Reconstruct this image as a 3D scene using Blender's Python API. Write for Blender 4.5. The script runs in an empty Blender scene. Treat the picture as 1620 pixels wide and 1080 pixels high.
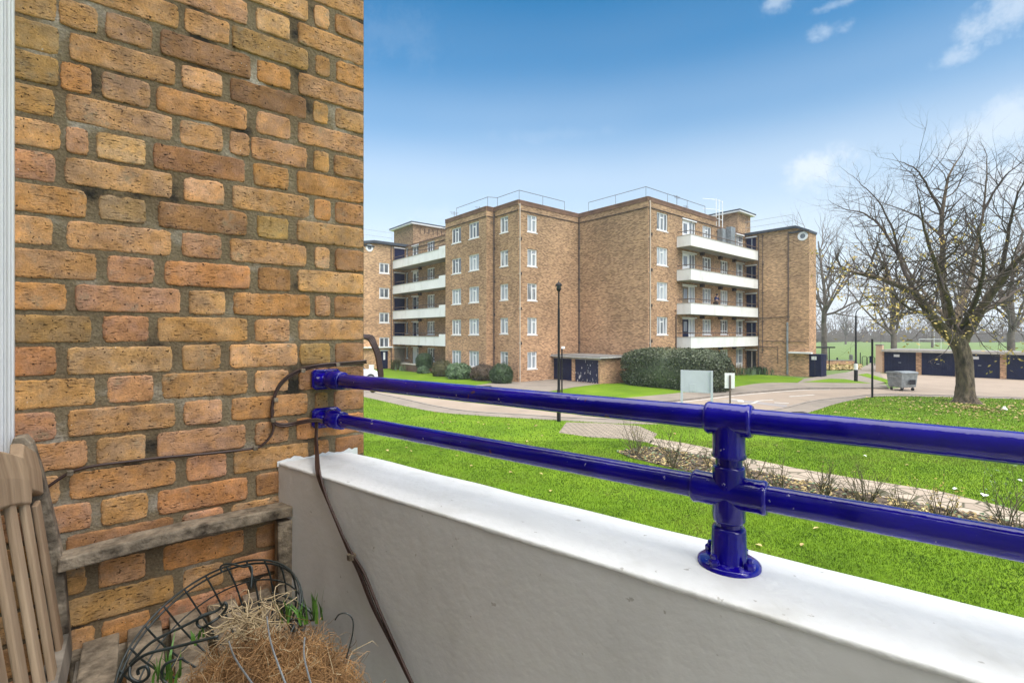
import bpy, math, random
import numpy as np
from mathutils import Vector, Matrix, noise
R = math.radians
rnd = random.Random(7)
scn = bpy.context.scene
COL = scn.collection
# ------------------------------------------------------------------ camera
F, HZ, CX, H = 761.0, 527.0, 810.0, 3.9
cam = bpy.data.objects.new('camera', bpy.data.cameras.new('camera'))
COL.objects.link(cam)
cam.location = (0, 0, H)
cam.rotation_euler = (R(90), 0, 0)
cam.data.sensor_width = 36
cam.data.lens = 36 * F / 1620
cam.data.shift_y = -13 / 1620
cam.data.clip_start = 0.02
cam.data.clip_end = 3000
scn.camera = cam
# ------------------------------------------------------------------ sky and sun
SUN_EL, SUN_AZ = R(46), math.atan2(0.50, -0.866)      # azimuth from +Y towards +X
world = bpy.data.worlds.new('World')
scn.world = world
world.use_nodes = True
wt = world.node_tree
wt.nodes.clear()
def wn(t, **k):
    n = wt.nodes.new(t)
    for a, b in k.items(): setattr(n, a, b)
    return n
w_out = wn('ShaderNodeOutputWorld')
sky = wn('ShaderNodeTexSky', sky_type='NISHITA')
sky.sun_disc = False
sky.sun_elevation = SUN_EL
sky.sun_rotation = SUN_AZ
sky.air_density = 1.0; sky.dust_density = 0.4; sky.ozone_density = 2.5
bg_blue = wn('ShaderNodeBackground'); bg_blue.inputs['Strength'].default_value = 0.118
hsv = wn('ShaderNodeHueSaturation'); hsv.inputs['Saturation'].default_value = 1.5; hsv.inputs['Hue'].default_value = .488
wt.links.new(sky.outputs[0], hsv.inputs['Color'])
wt.links.new(hsv.outputs[0], bg_blue.inputs[0])
bg_white = wn('ShaderNodeBackground')
bg_white.inputs['Color'].default_value = (0.84, 0.92, 1.0, 1); bg_white.inputs['Strength'].default_value = 0.58
tc = wn('ShaderNodeTexCoord'); sep = wn('ShaderNodeSeparateXYZ')
wt.links.new(tc.outputs['Generated'], sep.inputs[0])
# haze towards the horizon and a bright thin cloud deck overhead
ramp = wn('ShaderNodeValToRGB'); ramp.color_ramp.interpolation = 'EASE'
els = ramp.color_ramp.elements
els[0].position = 0.0; els[0].color = (1, 1, 1, 1)
els[1].position = 1.0; els[1].color = (0.88, 0.88, 0.88, 1)
for p, c in ((0.06, 0.95), (0.17, 0.78), (0.285, 0.58), (0.40, 0.24), (0.50, 0.07), (0.60, 0.0), (0.74, 0.82)):
    e = els.new(p); e.color = (c, c, c, 1)
wt.links.new(sep.outputs['Z'], ramp.inputs[0])
deck = wn('ShaderNodeMapRange', interpolation_type='SMOOTHSTEP')          # the cloud deck overhead is the brightest part of the sky
for k_, x_ in (('From Min', .60), ('From Max', .92), ('To Min', .70), ('To Max', 3.3)): deck.inputs[k_].default_value = x_
wt.links.new(sep.outputs['Z'], deck.inputs[0]); wt.links.new(deck.outputs[0], bg_white.inputs['Strength'])
wc = wn('ShaderNodeMix', data_type='RGBA'); wc.inputs[6].default_value = (0.84, 0.92, 1.0, 1); wc.inputs[7].default_value = (1.0, .985, .96, 1)
wr = wn('ShaderNodeMapRange'); wr.inputs['From Min'].default_value = .55; wr.inputs['From Max'].default_value = .8; wt.links.new(sep.outputs['Z'], wr.inputs[0]); wt.links.new(wr.outputs[0], wc.inputs[0]); wt.links.new(wc.outputs[2], bg_white.inputs['Color'])
# clouds: noise on a plane of cloud height
zc = wn('ShaderNodeMath', operation='MAXIMUM'); zc.inputs[1].default_value = 0.03
wt.links.new(sep.outputs['Z'], zc.inputs[0])
def div(sock):
    m = wn('ShaderNodeMath', operation='DIVIDE'); wt.links.new(sock, m.inputs[0]); wt.links.new(zc.outputs[0], m.inputs[1]); return m
cx_, cy_ = div(sep.outputs['X']), div(sep.outputs['Y'])
comb = wn('ShaderNodeCombineXYZ'); wt.links.new(cx_.outputs[0], comb.inputs[0]); wt.links.new(cy_.outputs[0], comb.inputs[1])
def cloud(scale, seed, lo, hi, detail=6):
    n = wn('ShaderNodeTexNoise'); n.inputs['Scale'].default_value = scale; n.inputs['Detail'].default_value = detail
    mp = wn('ShaderNodeMapping'); mp.inputs['Location'].default_value = seed
    wt.links.new(comb.outputs[0], mp.inputs[0]); wt.links.new(mp.outputs[0], n.inputs['Vector'])
    r = wn('ShaderNodeMapRange', interpolation_type='SMOOTHSTEP'); r.inputs['From Min'].default_value = lo; r.inputs['From Max'].default_value = hi
    wt.links.new(n.outputs[0], r.inputs[0]); return r.outputs[0]
puffs = cloud(1.15, (3.1, 7.4, 0), 0.60, 0.74)
veil = cloud(0.45, (1.3, 2.2, 4.0), 0.40, 0.80, 3)
def math2(op, a, b):
    m = wn('ShaderNodeMath', operation=op, use_clamp=True)
    for i, s in enumerate((a, b)):
        if isinstance(s, (int, float)): m.inputs[i].default_value = s
        else: wt.links.new(s, m.inputs[i])
    return m.outputs[0]
# single cumulus puffs at fixed places in the sky (a direction, a size and a strength each)
def dirpx(px, py):
    v = Vector(((px - CX) / F, 1, (HZ - py) / F)); v.normalize(); return v
warp = wn('ShaderNodeTexNoise'); warp.inputs['Scale'].default_value = 20; warp.inputs['Detail'].default_value = 7
warp.inputs['Roughness'].default_value = 0.66
wt.links.new(tc.outputs['Generated'], warp.inputs['Vector'])
acc = None
for (px, py, w, h, s) in ((1300, 268, 62, 40, .75), (1508, 92, 36, 17, .42), (1315, 46, 36, 16, .36), (1600, 20, 70, 46, .5), (1225, 6, 30, 22, .4),
                          (690, 338, 70, 16, .15), (1590, 205, 110, 60, .5), (1610, 285, 90, 50, .6), (1340, 2, 60, 9, .35), (640, 62, 100, 50, .06), (860, 214, 130, 14, .06)):
    d = dirpx(px, py)
    sub = wn('ShaderNodeVectorMath', operation='SUBTRACT'); wt.links.new(tc.outputs['Generated'], sub.inputs[0]); sub.inputs[1].default_value = d
    mp = wn('ShaderNodeVectorMath', operation='MULTIPLY'); wt.links.new(sub.outputs[0], mp.inputs[0])
    k = d.y
    mp.inputs[1].default_value = (F / w / k * .9, F / w / k * .9, F / h / k * .9)
    ln = wn('ShaderNodeVectorMath', operation='LENGTH'); wt.links.new(mp.outputs[0], ln.inputs[0])
    a = math2('SUBTRACT', 1.0, ln.outputs['Value'])
    m = wn('ShaderNodeMath', operation='MULTIPLY_ADD'); wt.links.new(warp.outputs[0], m.inputs[0]); m.inputs[1].default_value = 3.4
    wt.links.new(math2('MULTIPLY', a, 1.1), m.inputs[2])
    r = wn('ShaderNodeMapRange', interpolation_type='SMOOTHSTEP'); r.inputs['From Min'].default_value = 1.75; r.inputs['From Max'].default_value = 2.95
    wt.links.new(m.outputs[0], r.inputs[0])
    b = math2('MULTIPLY', math2('MULTIPLY', r.outputs[0], math2('MULTIPLY', a, 4.0)), s)
    acc = b if acc is None else math2('ADD', acc, b)
m1 = math2('ADD', math2('MULTIPLY', veil, 0.12), acc)
inv = math2('SUBTRACT', 1.0, m1)
inv2 = math2('MULTIPLY', inv, math2('SUBTRACT', 1.0, ramp.outputs[0]))
fac = math2('SUBTRACT', 1.0, inv2)
mixw = wn('ShaderNodeMixShader')
wt.links.new(fac, mixw.inputs[0]); wt.links.new(bg_blue.outputs[0], mixw.inputs[1]); wt.links.new(bg_white.outputs[0], mixw.inputs[2])
wt.links.new(mixw.outputs[0], w_out.inputs['Surface'])
sun = bpy.data.objects.new('sun', bpy.data.lights.new('sun', 'SUN'))
COL.objects.link(sun)
sun.data.energy = 2.2; sun.data.angle = R(55); sun.data.color = (1.0, 0.94, 0.85)
sd = Vector((math.sin(SUN_AZ) * math.cos(SUN_EL), math.cos(SUN_AZ) * math.cos(SUN_EL), math.sin(SUN_EL)))
sun.rotation_euler = sd.to_track_quat('Z', 'Y').to_euler()
sun.location = (0, -5, 30)
vs = scn.view_settings
vs.view_transform = 'Standard'; vs.look = 'None'; vs.gamma = 1; vs.use_curve_mapping = False
vs.exposure = 0.64
scn.cycles.max_bounces = 6; scn.cycles.diffuse_bounces = 4; scn.cycles.glossy_bounces = 3; scn.cycles.transparent_max_bounces = 6
scn.cycles.use_denoising = True
# ------------------------------------------------------------------ helpers
ORG = {}
class MB:
    """collects geometry in world coordinates, then links it as ONE mesh object"""
    def __init__(s): s.v, s.f, s.m, s.uv, s.c = [], [], [], [], []
    def vert(s, *p): s.v.append(tuple(p) if len(p) == 3 else tuple(p[0])); return len(s.v) - 1
    def face(s, idx, mi=0, uv=None, c=None): s.f.append(tuple(idx)); s.m.append(mi); s.uv.append(uv); s.c.append(c)
    def quad(s, pts, mi=0, uv=None, c=None):
        b = len(s.v); s.v.extend(tuple(p) for p in pts); s.face(range(b, b + len(pts)), mi, uv, c)
    def box(s, o, ax, ay, az, mi=0):
        """o corner, three edge vectors"""
        o, ax, ay, az = map(Vector, (o, ax, ay, az))
        if ax.cross(ay).dot(az) < 0: ax, ay = ay, ax
        b = len(s.v)
        for k in range(8):
            s.v.append(tuple(o + (ax if k & 1 else Vector()) + (ay if k & 2 else Vector()) + (az if k & 4 else Vector())))
        for q in ((0, 2, 3, 1), (4, 5, 7, 6), (0, 1, 5, 4), (2, 6, 7, 3), (0, 4, 6, 2), (1, 3, 7, 5)):
            s.face([b + i for i in q], mi)
    def prism(s, poly, z0, z1, mi=0, bottom=True):
        n = len(poly)
        a = sum(poly[i][0] * poly[(i + 1) % n][1] - poly[(i + 1) % n][0] * poly[i][1] for i in range(n))
        if a < 0: poly = poly[::-1]
        b = len(s.v)
        for z in (z0, z1):
            for p in poly: s.v.append((p[0], p[1], z))
        s.face([b + n + i for i in range(n)], mi)
        if bottom: s.face([b + n - 1 - i for i in range(n)], mi)
        for i in range(n):
            j = (i + 1) % n
            s.face((b + i, b + j, b + n + j, b + n + i), mi)
    def tube(s, pts, rad, n=8, mi=0, cap=True, squash=None):
        pts = [Vector(p) for p in pts]
        if not hasattr(rad, '__len__'): rad = [rad] * len(pts)
        b = len(s.v); up = None
        for i, p in enumerate(pts):
            t = (pts[min(i + 1, len(pts) - 1)] - pts[max(i - 1, 0)])
            if t.length < 1e-9: t = Vector((0, 0, 1))
            t.normalize()
            if up is None:
                up = t.cross(Vector((0.31, 0.17, 0.93))); 
                if up.length < 1e-3: up = t.cross(Vector((1, 0, 0)))
                up.normalize()
            else:
                up = up - t * up.dot(t)
                if up.length < 1e-6: up = t.orthogonal()
                up.normalize()
            w = t.cross(up)
            for k in range(n):
                a = 2 * math.pi * k / n
                s.v.append(tuple(p + (up * math.cos(a) + w * math.sin(a)) * rad[i]))
        for i in range(len(pts) - 1):
            for k in range(n):
                k2 = (k + 1) % n
                s.face((b + i * n + k, b + i * n + k2, b + (i + 1) * n + k2, b + (i + 1) * n + k), mi)
        if cap:
            s.face([b + n - 1 - k for k in range(n)], mi)
            e = b + (len(pts) - 1) * n
            s.face([e + k for k in range(n)], mi)
    def lathe(s, prof, c, n=24, mi=0, axis=None):
        """prof: (radius, height) pairs about axis through c"""
        ax = Vector(axis or (0, 0, 1)).normalized(); e1 = ax.orthogonal().normalized(); e2 = ax.cross(e1); c = Vector(c)
        b = len(s.v)
        for r, h in prof:
            for k in range(n):
                a = 2 * math.pi * k / n
                s.v.append(tuple(c + ax * h + (e1 * math.cos(a) + e2 * math.sin(a)) * max(r, 1e-5)))
        for i in range(len(prof) - 1):
            for k in range(n):
                k2 = (k + 1) % n
                s.face((b + i * n + k, b + i * n + k2, b + (i + 1) * n + k2, b + (i + 1) * n + k), mi)
    def build(s, name, mats, parent=None, smooth=False, bevel=0.0):
        org = Vector(ORG.get(parent.name, (0, 0, 0))) if parent else Vector()
        me = bpy.data.meshes.new(name)
        me.from_pydata([tuple(Vector(p) - org) for p in s.v], [], s.f)
        if not isinstance(mats, (list, tuple)): mats = [mats]
        for m in mats: me.materials.append(m)
        me.polygons.foreach_set('material_index', s.m)
        if any(u is not None for u in s.uv):
            lay = me.uv_layers.new(name='UVMap'); arr = []
            for f, u in zip(s.f, s.uv): arr.extend(u if u is not None else [(0, 0)] * len(f))
            lay.data.foreach_set('uv', np.array(arr, dtype=np.float32).ravel())
        if any(c is not None for c in s.c):
            at_ = me.color_attributes.new('Col', 'FLOAT_COLOR', 'CORNER'); arr = []
            for f, c in zip(s.f, s.c): arr.extend([(c or (1, 1, 1)) + (1,)] * len(f))
            at_.data.foreach_set('color', np.array(arr, dtype=np.float32).ravel())
        if smooth: me.polygons.foreach_set('use_smooth', [True] * len(me.polygons))
        me.update()
        o = bpy.data.objects.new(name, me); COL.objects.link(o)
        if bevel:
            md = o.modifiers.new('bevel', 'BEVEL'); md.width = bevel; md.segments = 2; md.limit_method = 'ANGLE'
        if parent: o.parent = parent
        ORG[o.name] = tuple(org)
        return o
def tag(o, label=None, cat=None, group=None, kind=None):
    for k, v in (('label', label), ('category', cat), ('group', group), ('kind', kind)):
        if v: o[k] = v
    return o
def thing(name, loc, label, cat, group=None):
    o = bpy.data.objects.new(name, None); COL.objects.link(o); o.location = loc; o.empty_display_size = .2
    ORG[o.name] = tuple(loc)
    return tag(o, label, cat, group)
def kids(o): return list(o.children)
def copy_tree(o, parent=None):
    c = o.copy(); COL.objects.link(c)
    if parent: c.parent = parent
    for ch in kids(o): copy_tree(ch, c)
    return c
def G(px, py, z=0.0):
    d = F * (H - z) / (py - HZ); return Vector(((px - CX) / F * d, d, z))
def AT(px, py, d): return Vector(((px - CX) / F * d, d, H - (py - HZ) / F * d))
def lin(c):
    return tuple(((x / 255) / 12.92 if x / 255 <= .04045 else ((x / 255 + .055) / 1.055) ** 2.4) for x in c)
# ------------------------------------------------------------------ materials
def nd(nt, t, **k):
    n = nt.nodes.new(t)
    for a, b in k.items(): setattr(n, a, b)
    return n
def mat(name, col, rough=.7, var=.15, scale=4.0, bump=0.0, bscale=None, col2=None, metal=0.0, spec=.5, coat=0.0, detail=5, coord='Object', stretch=None):
    """principled surface: colour mottled by noise, optional bump"""
    m = bpy.data.materials.new(name); m.use_nodes = True; nt = m.node_tree
    p = nt.nodes['Principled BSDF']
    p.inputs['Roughness'].default_value = rough; p.inputs['Metallic'].default_value = metal
    p.inputs['Specular IOR Level'].default_value = spec; p.inputs['Coat Weight'].default_value = coat
    tcx = nd(nt, 'ShaderNodeTexCoord'); src = tcx.outputs[coord]
    if stretch:
        mp = nd(nt, 'ShaderNodeMapping'); mp.inputs['Scale'].default_value = stretch; nt.links.new(src, mp.inputs[0]); src = mp.outputs[0]
    n = nd(nt, 'ShaderNodeTexNoise'); n.inputs['Scale'].default_value = scale; n.inputs['Detail'].default_value = detail; n.inputs['Roughness'].default_value = .62
    nt.links.new(src, n.inputs['Vector'])
    mx = nd(nt, 'ShaderNodeMix', data_type='RGBA')
    a = tuple(max(0, c * (1 - var)) for c in col); b = col2 or tuple(min(1, c * (1 + var)) for c in col)
    mx.inputs[6].default_value = a + (1,); mx.inputs[7].default_value = b + (1,)
    rr = nd(nt, 'ShaderNodeMapRange'); rr.inputs['From Min'].default_value = .3; rr.inputs['From Max'].default_value = .7
    nt.links.new(n.outputs[0], rr.inputs[0]); nt.links.new(rr.outputs[0], mx.inputs[0])
    nt.links.new(mx.outputs[2], p.inputs['Base Color'])
    if bump:
        n2 = nd(nt, 'ShaderNodeTexNoise'); n2.inputs['Scale'].default_value = bscale or scale * 4; n2.inputs['Detail'].default_value = 6
        nt.links.new(src, n2.inputs['Vector'])
        bp = nd(nt, 'ShaderNodeBump'); bp.inputs['Strength'].default_value = min(1, bump); bp.inputs['Distance'].default_value = .01
        nt.links.new(n2.outputs[0], bp.inputs['Height']); nt.links.new(bp.outputs[0], p.inputs['Normal'])
    return m
M = {}
M['white_paint'] = mat('white_paint', (.70, .705, .70), .6, .08, 3, .3, 60)
M['grey_paint'] = mat('grey_paint', (.79, .795, .80), .65, .04, 5, .14, 40)
M['frame_white'] = mat('frame_white', (.80, .80, .80), .4, .03, 3)
M['upvc'] = mat('upvc', (.78, .78, .78), .35, .03, 3)
M['blue_gloss'] = mat('blue_gloss', (.006, .002, .235), .06, .4, 9, .14, 38, spec=.5)
M['black_metal'] = mat('black_metal', (.010, .010, .012), .5, .2, 8, spec=.25)
M['navy_paint'] = mat('navy_paint', (.006, .010, .042), .55, .3, 3, spec=.2)
M['steel'] = mat('steel', (.27, .29, .30), .5, .3, 5, metal=.4)
M['pale_board'] = mat('pale_board', (.47, .505, .54), .7, .05, 3, spec=.1)
M['cable'] = mat('cable', (.055, .028, .022), .45, .3, 12)
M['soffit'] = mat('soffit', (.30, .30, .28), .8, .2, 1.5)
M['slab_white'] = mat('slab_white', (.78, .78, .77), .7, .06, .8, .05, 8)
M['roof_dark'] = mat('roof_dark', (.045, .055, .07), .7, .2, 2)
M['roof_felt'] = mat('roof_felt', (.20, .19, .18), .9, .3, .8)
M['coping'] = mat('coping', (.15, .085, .055), .85, .35, 1.4)
M['dark_line'] = mat('dark_line', (.05, .035, .03), .9, .2, 3)
M['pipe_pale'] = mat('pipe_pale', (.50, .42, .34), .6, .15, 2)
M['rail_brown'] = mat('rail_brown', (.10, .07, .055), .6, .2, 3)
M['floor_bounce'] = mat('floor_bounce', (.58, .55, .50), .8, .15, 3)  # unseen balcony floor, made pale to bounce light onto the parapet face
M['concrete'] = mat('concrete', (.40, .37, .32), .85, .2, 1.8, .2, 20)
M['soil'] = mat('soil', (.075, .055, .040), .95, .45, 3.5, .8, 22, col2=(.16, .12, .085))
M['road'] = mat('road', (.30, .236, .182), .9, .13, .35, .2, 30, detail=9)
M['patch'] = mat('patch', (.27, .245, .235), .9, .15, .8, .2, 30)
M['pavement'] = mat('pavement', (.225, .190, .155), .9, .16, .7, .2, 25, detail=8)
M['kerb'] = mat('kerb', (.24, .21, .18), .9, .25, 2)
M['marking'] = mat('marking', (.50, .48, .45), .8, .25, 3)
M['bark'] = mat('bark', (.030, .023, .018), .95, .5, 4.5, 1, 10, col2=(.21, .155, .105), stretch=(1, 1, .45), detail=8)
for n_ in M['bark'].node_tree.nodes:
    if n_.type == 'BUMP': n_.inputs['Distance'].default_value = .09
M['bark_far'] = mat('bark_far', (.12, .095, .080), .95, .3, 2, col2=(.20, .165, .135))
M['twig'] = mat('twig', (.055, .040, .034), .9, .3, 3, col2=(.10, .075, .06))
M['stem'] = mat('stem', (.055, .045, .028), .9, .4, 9, col2=(.13, .105, .05))
M['leaf_yellow'] = mat('leaf_yellow', (.42, .27, .05), .6, .4, 2.2, col2=(.62, .47, .12))
M['leaf_fallen'] = mat('leaf_fallen', (.30, .17, .06), .7, .5, 1.3, col2=(.66, .52, .22))
M['leaf_rose'] = mat('leaf_rose', (.10, .13, .03), .6, .4, 3, col2=(.26, .22, .05))
M['hedge'] = mat('hedge', (.014, .032, .012), .5, .4, 9, col2=(.13, .16, .075), detail=2)
M['shrub_dark'] = mat('shrub_dark', (.018, .040, .014), .55, .4, 2, col2=(.050, .095, .026))
M['shrub_olive'] = mat('shrub_olive', (.055, .058, .018), .6, .4, 2, col2=(.12, .11, .035))
M['shrub_pale'] = mat('shrub_pale', (.055, .110, .035), .55, .4, 2.5, col2=(.16, .24, .12))
M['shrub_red'] = mat('shrub_red', (.055, .035, .022), .6, .4, 2, col2=(.12, .080, .045))
M['grass_pale'] = mat('grass_pale', (.24, .17, .08), .7, .3, 2, col2=(.36, .27, .14))
M['tyre'] = mat('tyre', (.02, .02, .02), .8)
M['car_white'] = mat('car_white', (.72, .74, .76), .25, .03, 2, coat=.8)
M['glass_dark'] = mat('glass_dark', (.03, .04, .05), .08, .2, 2, coat=1)
M['wood_grey'] = mat('wood_grey', (.17, .145, .115), .85, .45, 9, .6, 40, col2=(.36, .31, .25), stretch=(1, 1, .12))
M['wood_dark'] = mat('wood_dark', (.060, .042, .026), .9, .4, 20, .8, 60, col2=(.42, .34, .245), detail=10)
M['wood_pale'] = mat('wood_pale', (.33, .20, .11), .75, .35, 10, .5, 50, col2=(.60, .43, .275), stretch=(1, 1, .1))
M['wire'] = mat('wire', (.018, .026, .026), .4, .4, 15, spec=.6)
M['coir'] = mat('coir', (.25, .12, .045), .9, .5, 14, col2=(.48, .275, .115))
M['straw'] = mat('straw', (.42, .30, .15), .8, .4, 14, col2=(.66, .52, .32))
M['blade'] = mat('blade', (.06, .17, .02), .5, .4, 8, col2=(.16, .34, .05))
M['skin'] = mat('skin', (.40, .24, .17), .6)
M['hair'] = mat('hair', (.02, .015, .012), .6)
M['navy_cloth'] = mat('navy_cloth', (.012, .018, .075), .9, .3, 6)
M['dark_cloth'] = mat('dark_cloth', (.02, .02, .025), .9)
CEILING = False; HAZE = 0.0006
# --- procedural surfaces with a structure of their own
def brick_far(name, tint=(1, 1, 1)):
    m = bpy.data.materials.new(name); m.use_nodes = True; nt = m.node_tree; p = nt.nodes['Principled BSDF']
    p.inputs['Roughness'].default_value = .9; p.inputs['Specular IOR Level'].default_value = .2
    uv = nd(nt, 'ShaderNodeUVMap')
    b = nd(nt, 'ShaderNodeTexBrick'); nt.links.new(uv.outputs[0], b.inputs['Vector'])
    b.inputs['Scale'].default_value = 1; b.inputs['Brick Width'].default_value = .225; b.inputs['Row Height'].default_value = .075
    b.inputs['Mortar Size'].default_value = .006; b.inputs['Bias'].default_value = 0.0
    t = lambda c: tuple(x * y for x, y in zip(c, tint)) + (1,)
    b.inputs['Color1'].default_value = t((.485, .315, .185)); b.inputs['Color2'].default_value = t((.18, .106, .062)); b.inputs['Mortar'].default_value = t((.46, .36, .26))
    n = nd(nt, 'ShaderNodeTexNoise'); n.inputs['Scale'].default_value = .28; n.inputs['Detail'].default_value = 6
    nt.links.new(uv.outputs[0], n.inputs['Vector'])
    r = nd(nt, 'ShaderNodeMapRange'); r.inputs['From Min'].default_value = .3; r.inputs['From Max'].default_value = .7; r.inputs['To Min'].default_value = .78; r.inputs['To Max'].default_value = 1.22
    nt.links.new(n.outputs[0], r.inputs[0])
    # bricks redder towards the ground floor (another batch), greyer and browner above
    sp = nd(nt, 'ShaderNodeSeparateXYZ'); nt.links.new(uv.outputs[0], sp.inputs[0])
    rz = nd(nt, 'ShaderNodeMapRange'); rz.inputs['From Min'].default_value = 1.0; rz.inputs['From Max'].default_value = 12.0
    nt.links.new(sp.outputs['Y'], rz.inputs[0])
    tz = nd(nt, 'ShaderNodeMix', data_type='RGBA'); tz.inputs[6].default_value = (1.22, 1.10, 1.05, 1); tz.inputs[7].default_value = (.92, .90, .86, 1)
    nt.links.new(rz.outputs[0], tz.inputs[0])
    # short dark streaks: over-burnt bricks
    ms = nd(nt, 'ShaderNodeMapping'); ms.inputs['Scale'].default_value = (2.2, 13, 1); nt.links.new(uv.outputs[0], ms.inputs[0])
    n2 = nd(nt, 'ShaderNodeTexNoise'); n2.inputs['Scale'].default_value = 1; n2.inputs['Detail'].default_value = 3; nt.links.new(ms.outputs[0], n2.inputs['Vector'])
    r2 = nd(nt, 'ShaderNodeMapRange'); r2.inputs['From Min'].default_value = .60; r2.inputs['From Max'].default_value = .70; r2.inputs['To Min'].default_value = 1; r2.inputs['To Max'].default_value = .42
    nt.links.new(n2.outputs[0], r2.inputs[0])
    mu = nd(nt, 'ShaderNodeMath', operation='MULTIPLY'); nt.links.new(r.outputs[0], mu.inputs[0]); nt.links.new(r2.outputs[0], mu.inputs[1])
    mx = nd(nt, 'ShaderNodeMix', data_type='RGBA', blend_type='MULTIPLY'); mx.inputs[0].default_value = 1
    nt.links.new(b.outputs[0], mx.inputs[6]); nt.links.new(mu.outputs[0], mx.inputs[7])
    mx2 = nd(nt, 'ShaderNodeMix', data_type='RGBA', blend_type='MULTIPLY'); mx2.inputs[0].default_value = 1
    nt.links.new(mx.outputs[2], mx2.inputs[6]); nt.links.new(tz.outputs[2], mx2.inputs[7])
    nt.links.new(mx2.outputs[2], p.inputs['Base Color'])
    return m
M['brick_far'] = brick_far('brick_far')
M['brick_tower'] = brick_far('brick_tower', (1.25, 1.25, 1.22))
def brick_near():
    m = bpy.data.materials.new('brick_near'); m.use_nodes = True; nt = m.node_tree; p = nt.nodes['Principled BSDF']
    p.inputs['Roughness'].default_value = .85; p.inputs['Specular IOR Level'].default_value = .25
    uv = nd(nt, 'ShaderNodeUVMap'); ca = nd(nt, 'ShaderNodeVertexColor', layer_name='Col')
    def noise_(scale, det, st=None, rough=.6):
        n = nd(nt, 'ShaderNodeTexNoise'); n.inputs['Scale'].default_value = scale; n.inputs['Detail'].default_value = det; n.inputs['Roughness'].default_value = rough
        s = uv.outputs[0]
        if st:
            mp = nd(nt, 'ShaderNodeMapping'); mp.inputs['Scale'].default_value = st; nt.links.new(s, mp.inputs[0]); s = mp.outputs[0]
        nt.links.new(s, n.inputs['Vector']); return n.outputs[0]
    def rng(s, a, b, c, d, smooth=True):
        r = nd(nt, 'ShaderNodeMapRange'); r.interpolation_type = 'SMOOTHSTEP' if smooth else 'LINEAR'
        for k, x in zip(('From Min', 'From Max', 'To Min', 'To Max'), (a, b, c, d)): r.inputs[k].default_value = x
        nt.links.new(s, r.inputs[0]); return r.outputs[0]
    def mul(a, b):
        x = nd(nt, 'ShaderNodeMath', operation='MULTIPLY'); nt.links.new(a, x.inputs[0]); nt.links.new(b, x.inputs[1]); return x.outputs[0]
    big = noise_(14, 5); fine = noise_(230, 4)
    creases = rng(noise_(1, 6, (60, 270, 1), .72), .57, .63, 1, 0)         # dark dragged creases
    patch = rng(noise_(13, 3), .45, .58, 0.0, 1)                             # only in parts of the wall
    pits = rng(noise_(120, 2), .655, .70, 1, 0)
    inv = nd(nt, 'ShaderNodeMath', operation='SUBTRACT'); inv.inputs[0].default_value = 1; nt.links.new(creases, inv.inputs[1])
    cr = mul(inv.outputs[0], patch)
    cr1 = nd(nt, 'ShaderNodeMath', operation='SUBTRACT'); cr1.inputs[0].default_value = 1; nt.links.new(cr, cr1.inputs[1])
    holes = mul(cr1.outputs[0], pits)
    tone = mul(rng(big, .30, .70, .66, 1.30, False), mul(rng(fine, .3, .7, .80, 1.16, False), rng(noise_(60, 4), .3, .7, .82, 1.16, False)))
    c1 = nd(nt, 'ShaderNodeMix', data_type='RGBA', blend_type='MULTIPLY'); c1.inputs[0].default_value = 1
    nt.links.new(ca.outputs[0], c1.inputs[6]); nt.links.new(tone, c1.inputs[7])
    # warm / pink drift inside a brick
    dr = nd(nt, 'ShaderNodeMix', data_type='RGBA'); dr.inputs[6].default_value = (1.08, .98, .82, 1); dr.inputs[7].default_value = (.98, .97, 1.06, 1)
    nt.links.new(rng(noise_(22, 3), .38, .62, 0, 1), dr.inputs[0])
    c2 = nd(nt, 'ShaderNodeMix', data_type='RGBA', blend_type='MULTIPLY'); c2.inputs[0].default_value = 1
    nt.links.new(c1.outputs[2], c2.inputs[6]); nt.links.new(dr.outputs[2], c2.inputs[7])
    c3 = nd(nt, 'ShaderNodeMix', data_type='RGBA'); c3.inputs[6].default_value = (.030, .020, .015, 1)
    nt.links.new(rng(holes, 0, 1, .12, 1, False), c3.inputs[0]); nt.links.new(c2.outputs[2], c3.inputs[7])
    spl = rng(noise_(150, 1), .775, .79, 0, .8)                             # specks of white paint
    c4 = nd(nt, 'ShaderNodeMix', data_type='RGBA'); c4.inputs[7].default_value = (.7, .68, .64, 1)
    nt.links.new(spl, c4.inputs[0]); nt.links.new(c3.outputs[2], c4.inputs[6])
    # mortar smeared over parts of the faces
    sm = mul(rng(noise_(11, 6, None, .7), .575, .67, 0, .75), rng(noise_(90, 4), .35, .6, .25, 1))
    c5 = nd(nt, 'ShaderNodeMix', data_type='RGBA'); c5.inputs[7].default_value = (.34, .265, .165, 1)
    nt.links.new(sm, c5.inputs[0]); nt.links.new(c4.outputs[2], c5.inputs[6])
    nt.links.new(c5.outputs[2], p.inputs['Base Color'])
    hsum = nd(nt, 'ShaderNodeMath', operation='MULTIPLY_ADD'); nt.links.new(fine, hsum.inputs[0]); hsum.inputs[1].default_value = .35; nt.links.new(holes, hsum.inputs[2])
    bp = nd(nt, 'ShaderNodeBump'); bp.inputs['Strength'].default_value = 1; bp.inputs['Distance'].default_value = .006
    nt.links.new(hsum.outputs[0], bp.inputs['Height']); nt.links.new(bp.outputs[0], p.inputs['Normal'])
    return m
M['brick_near'] = brick_near()
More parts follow.
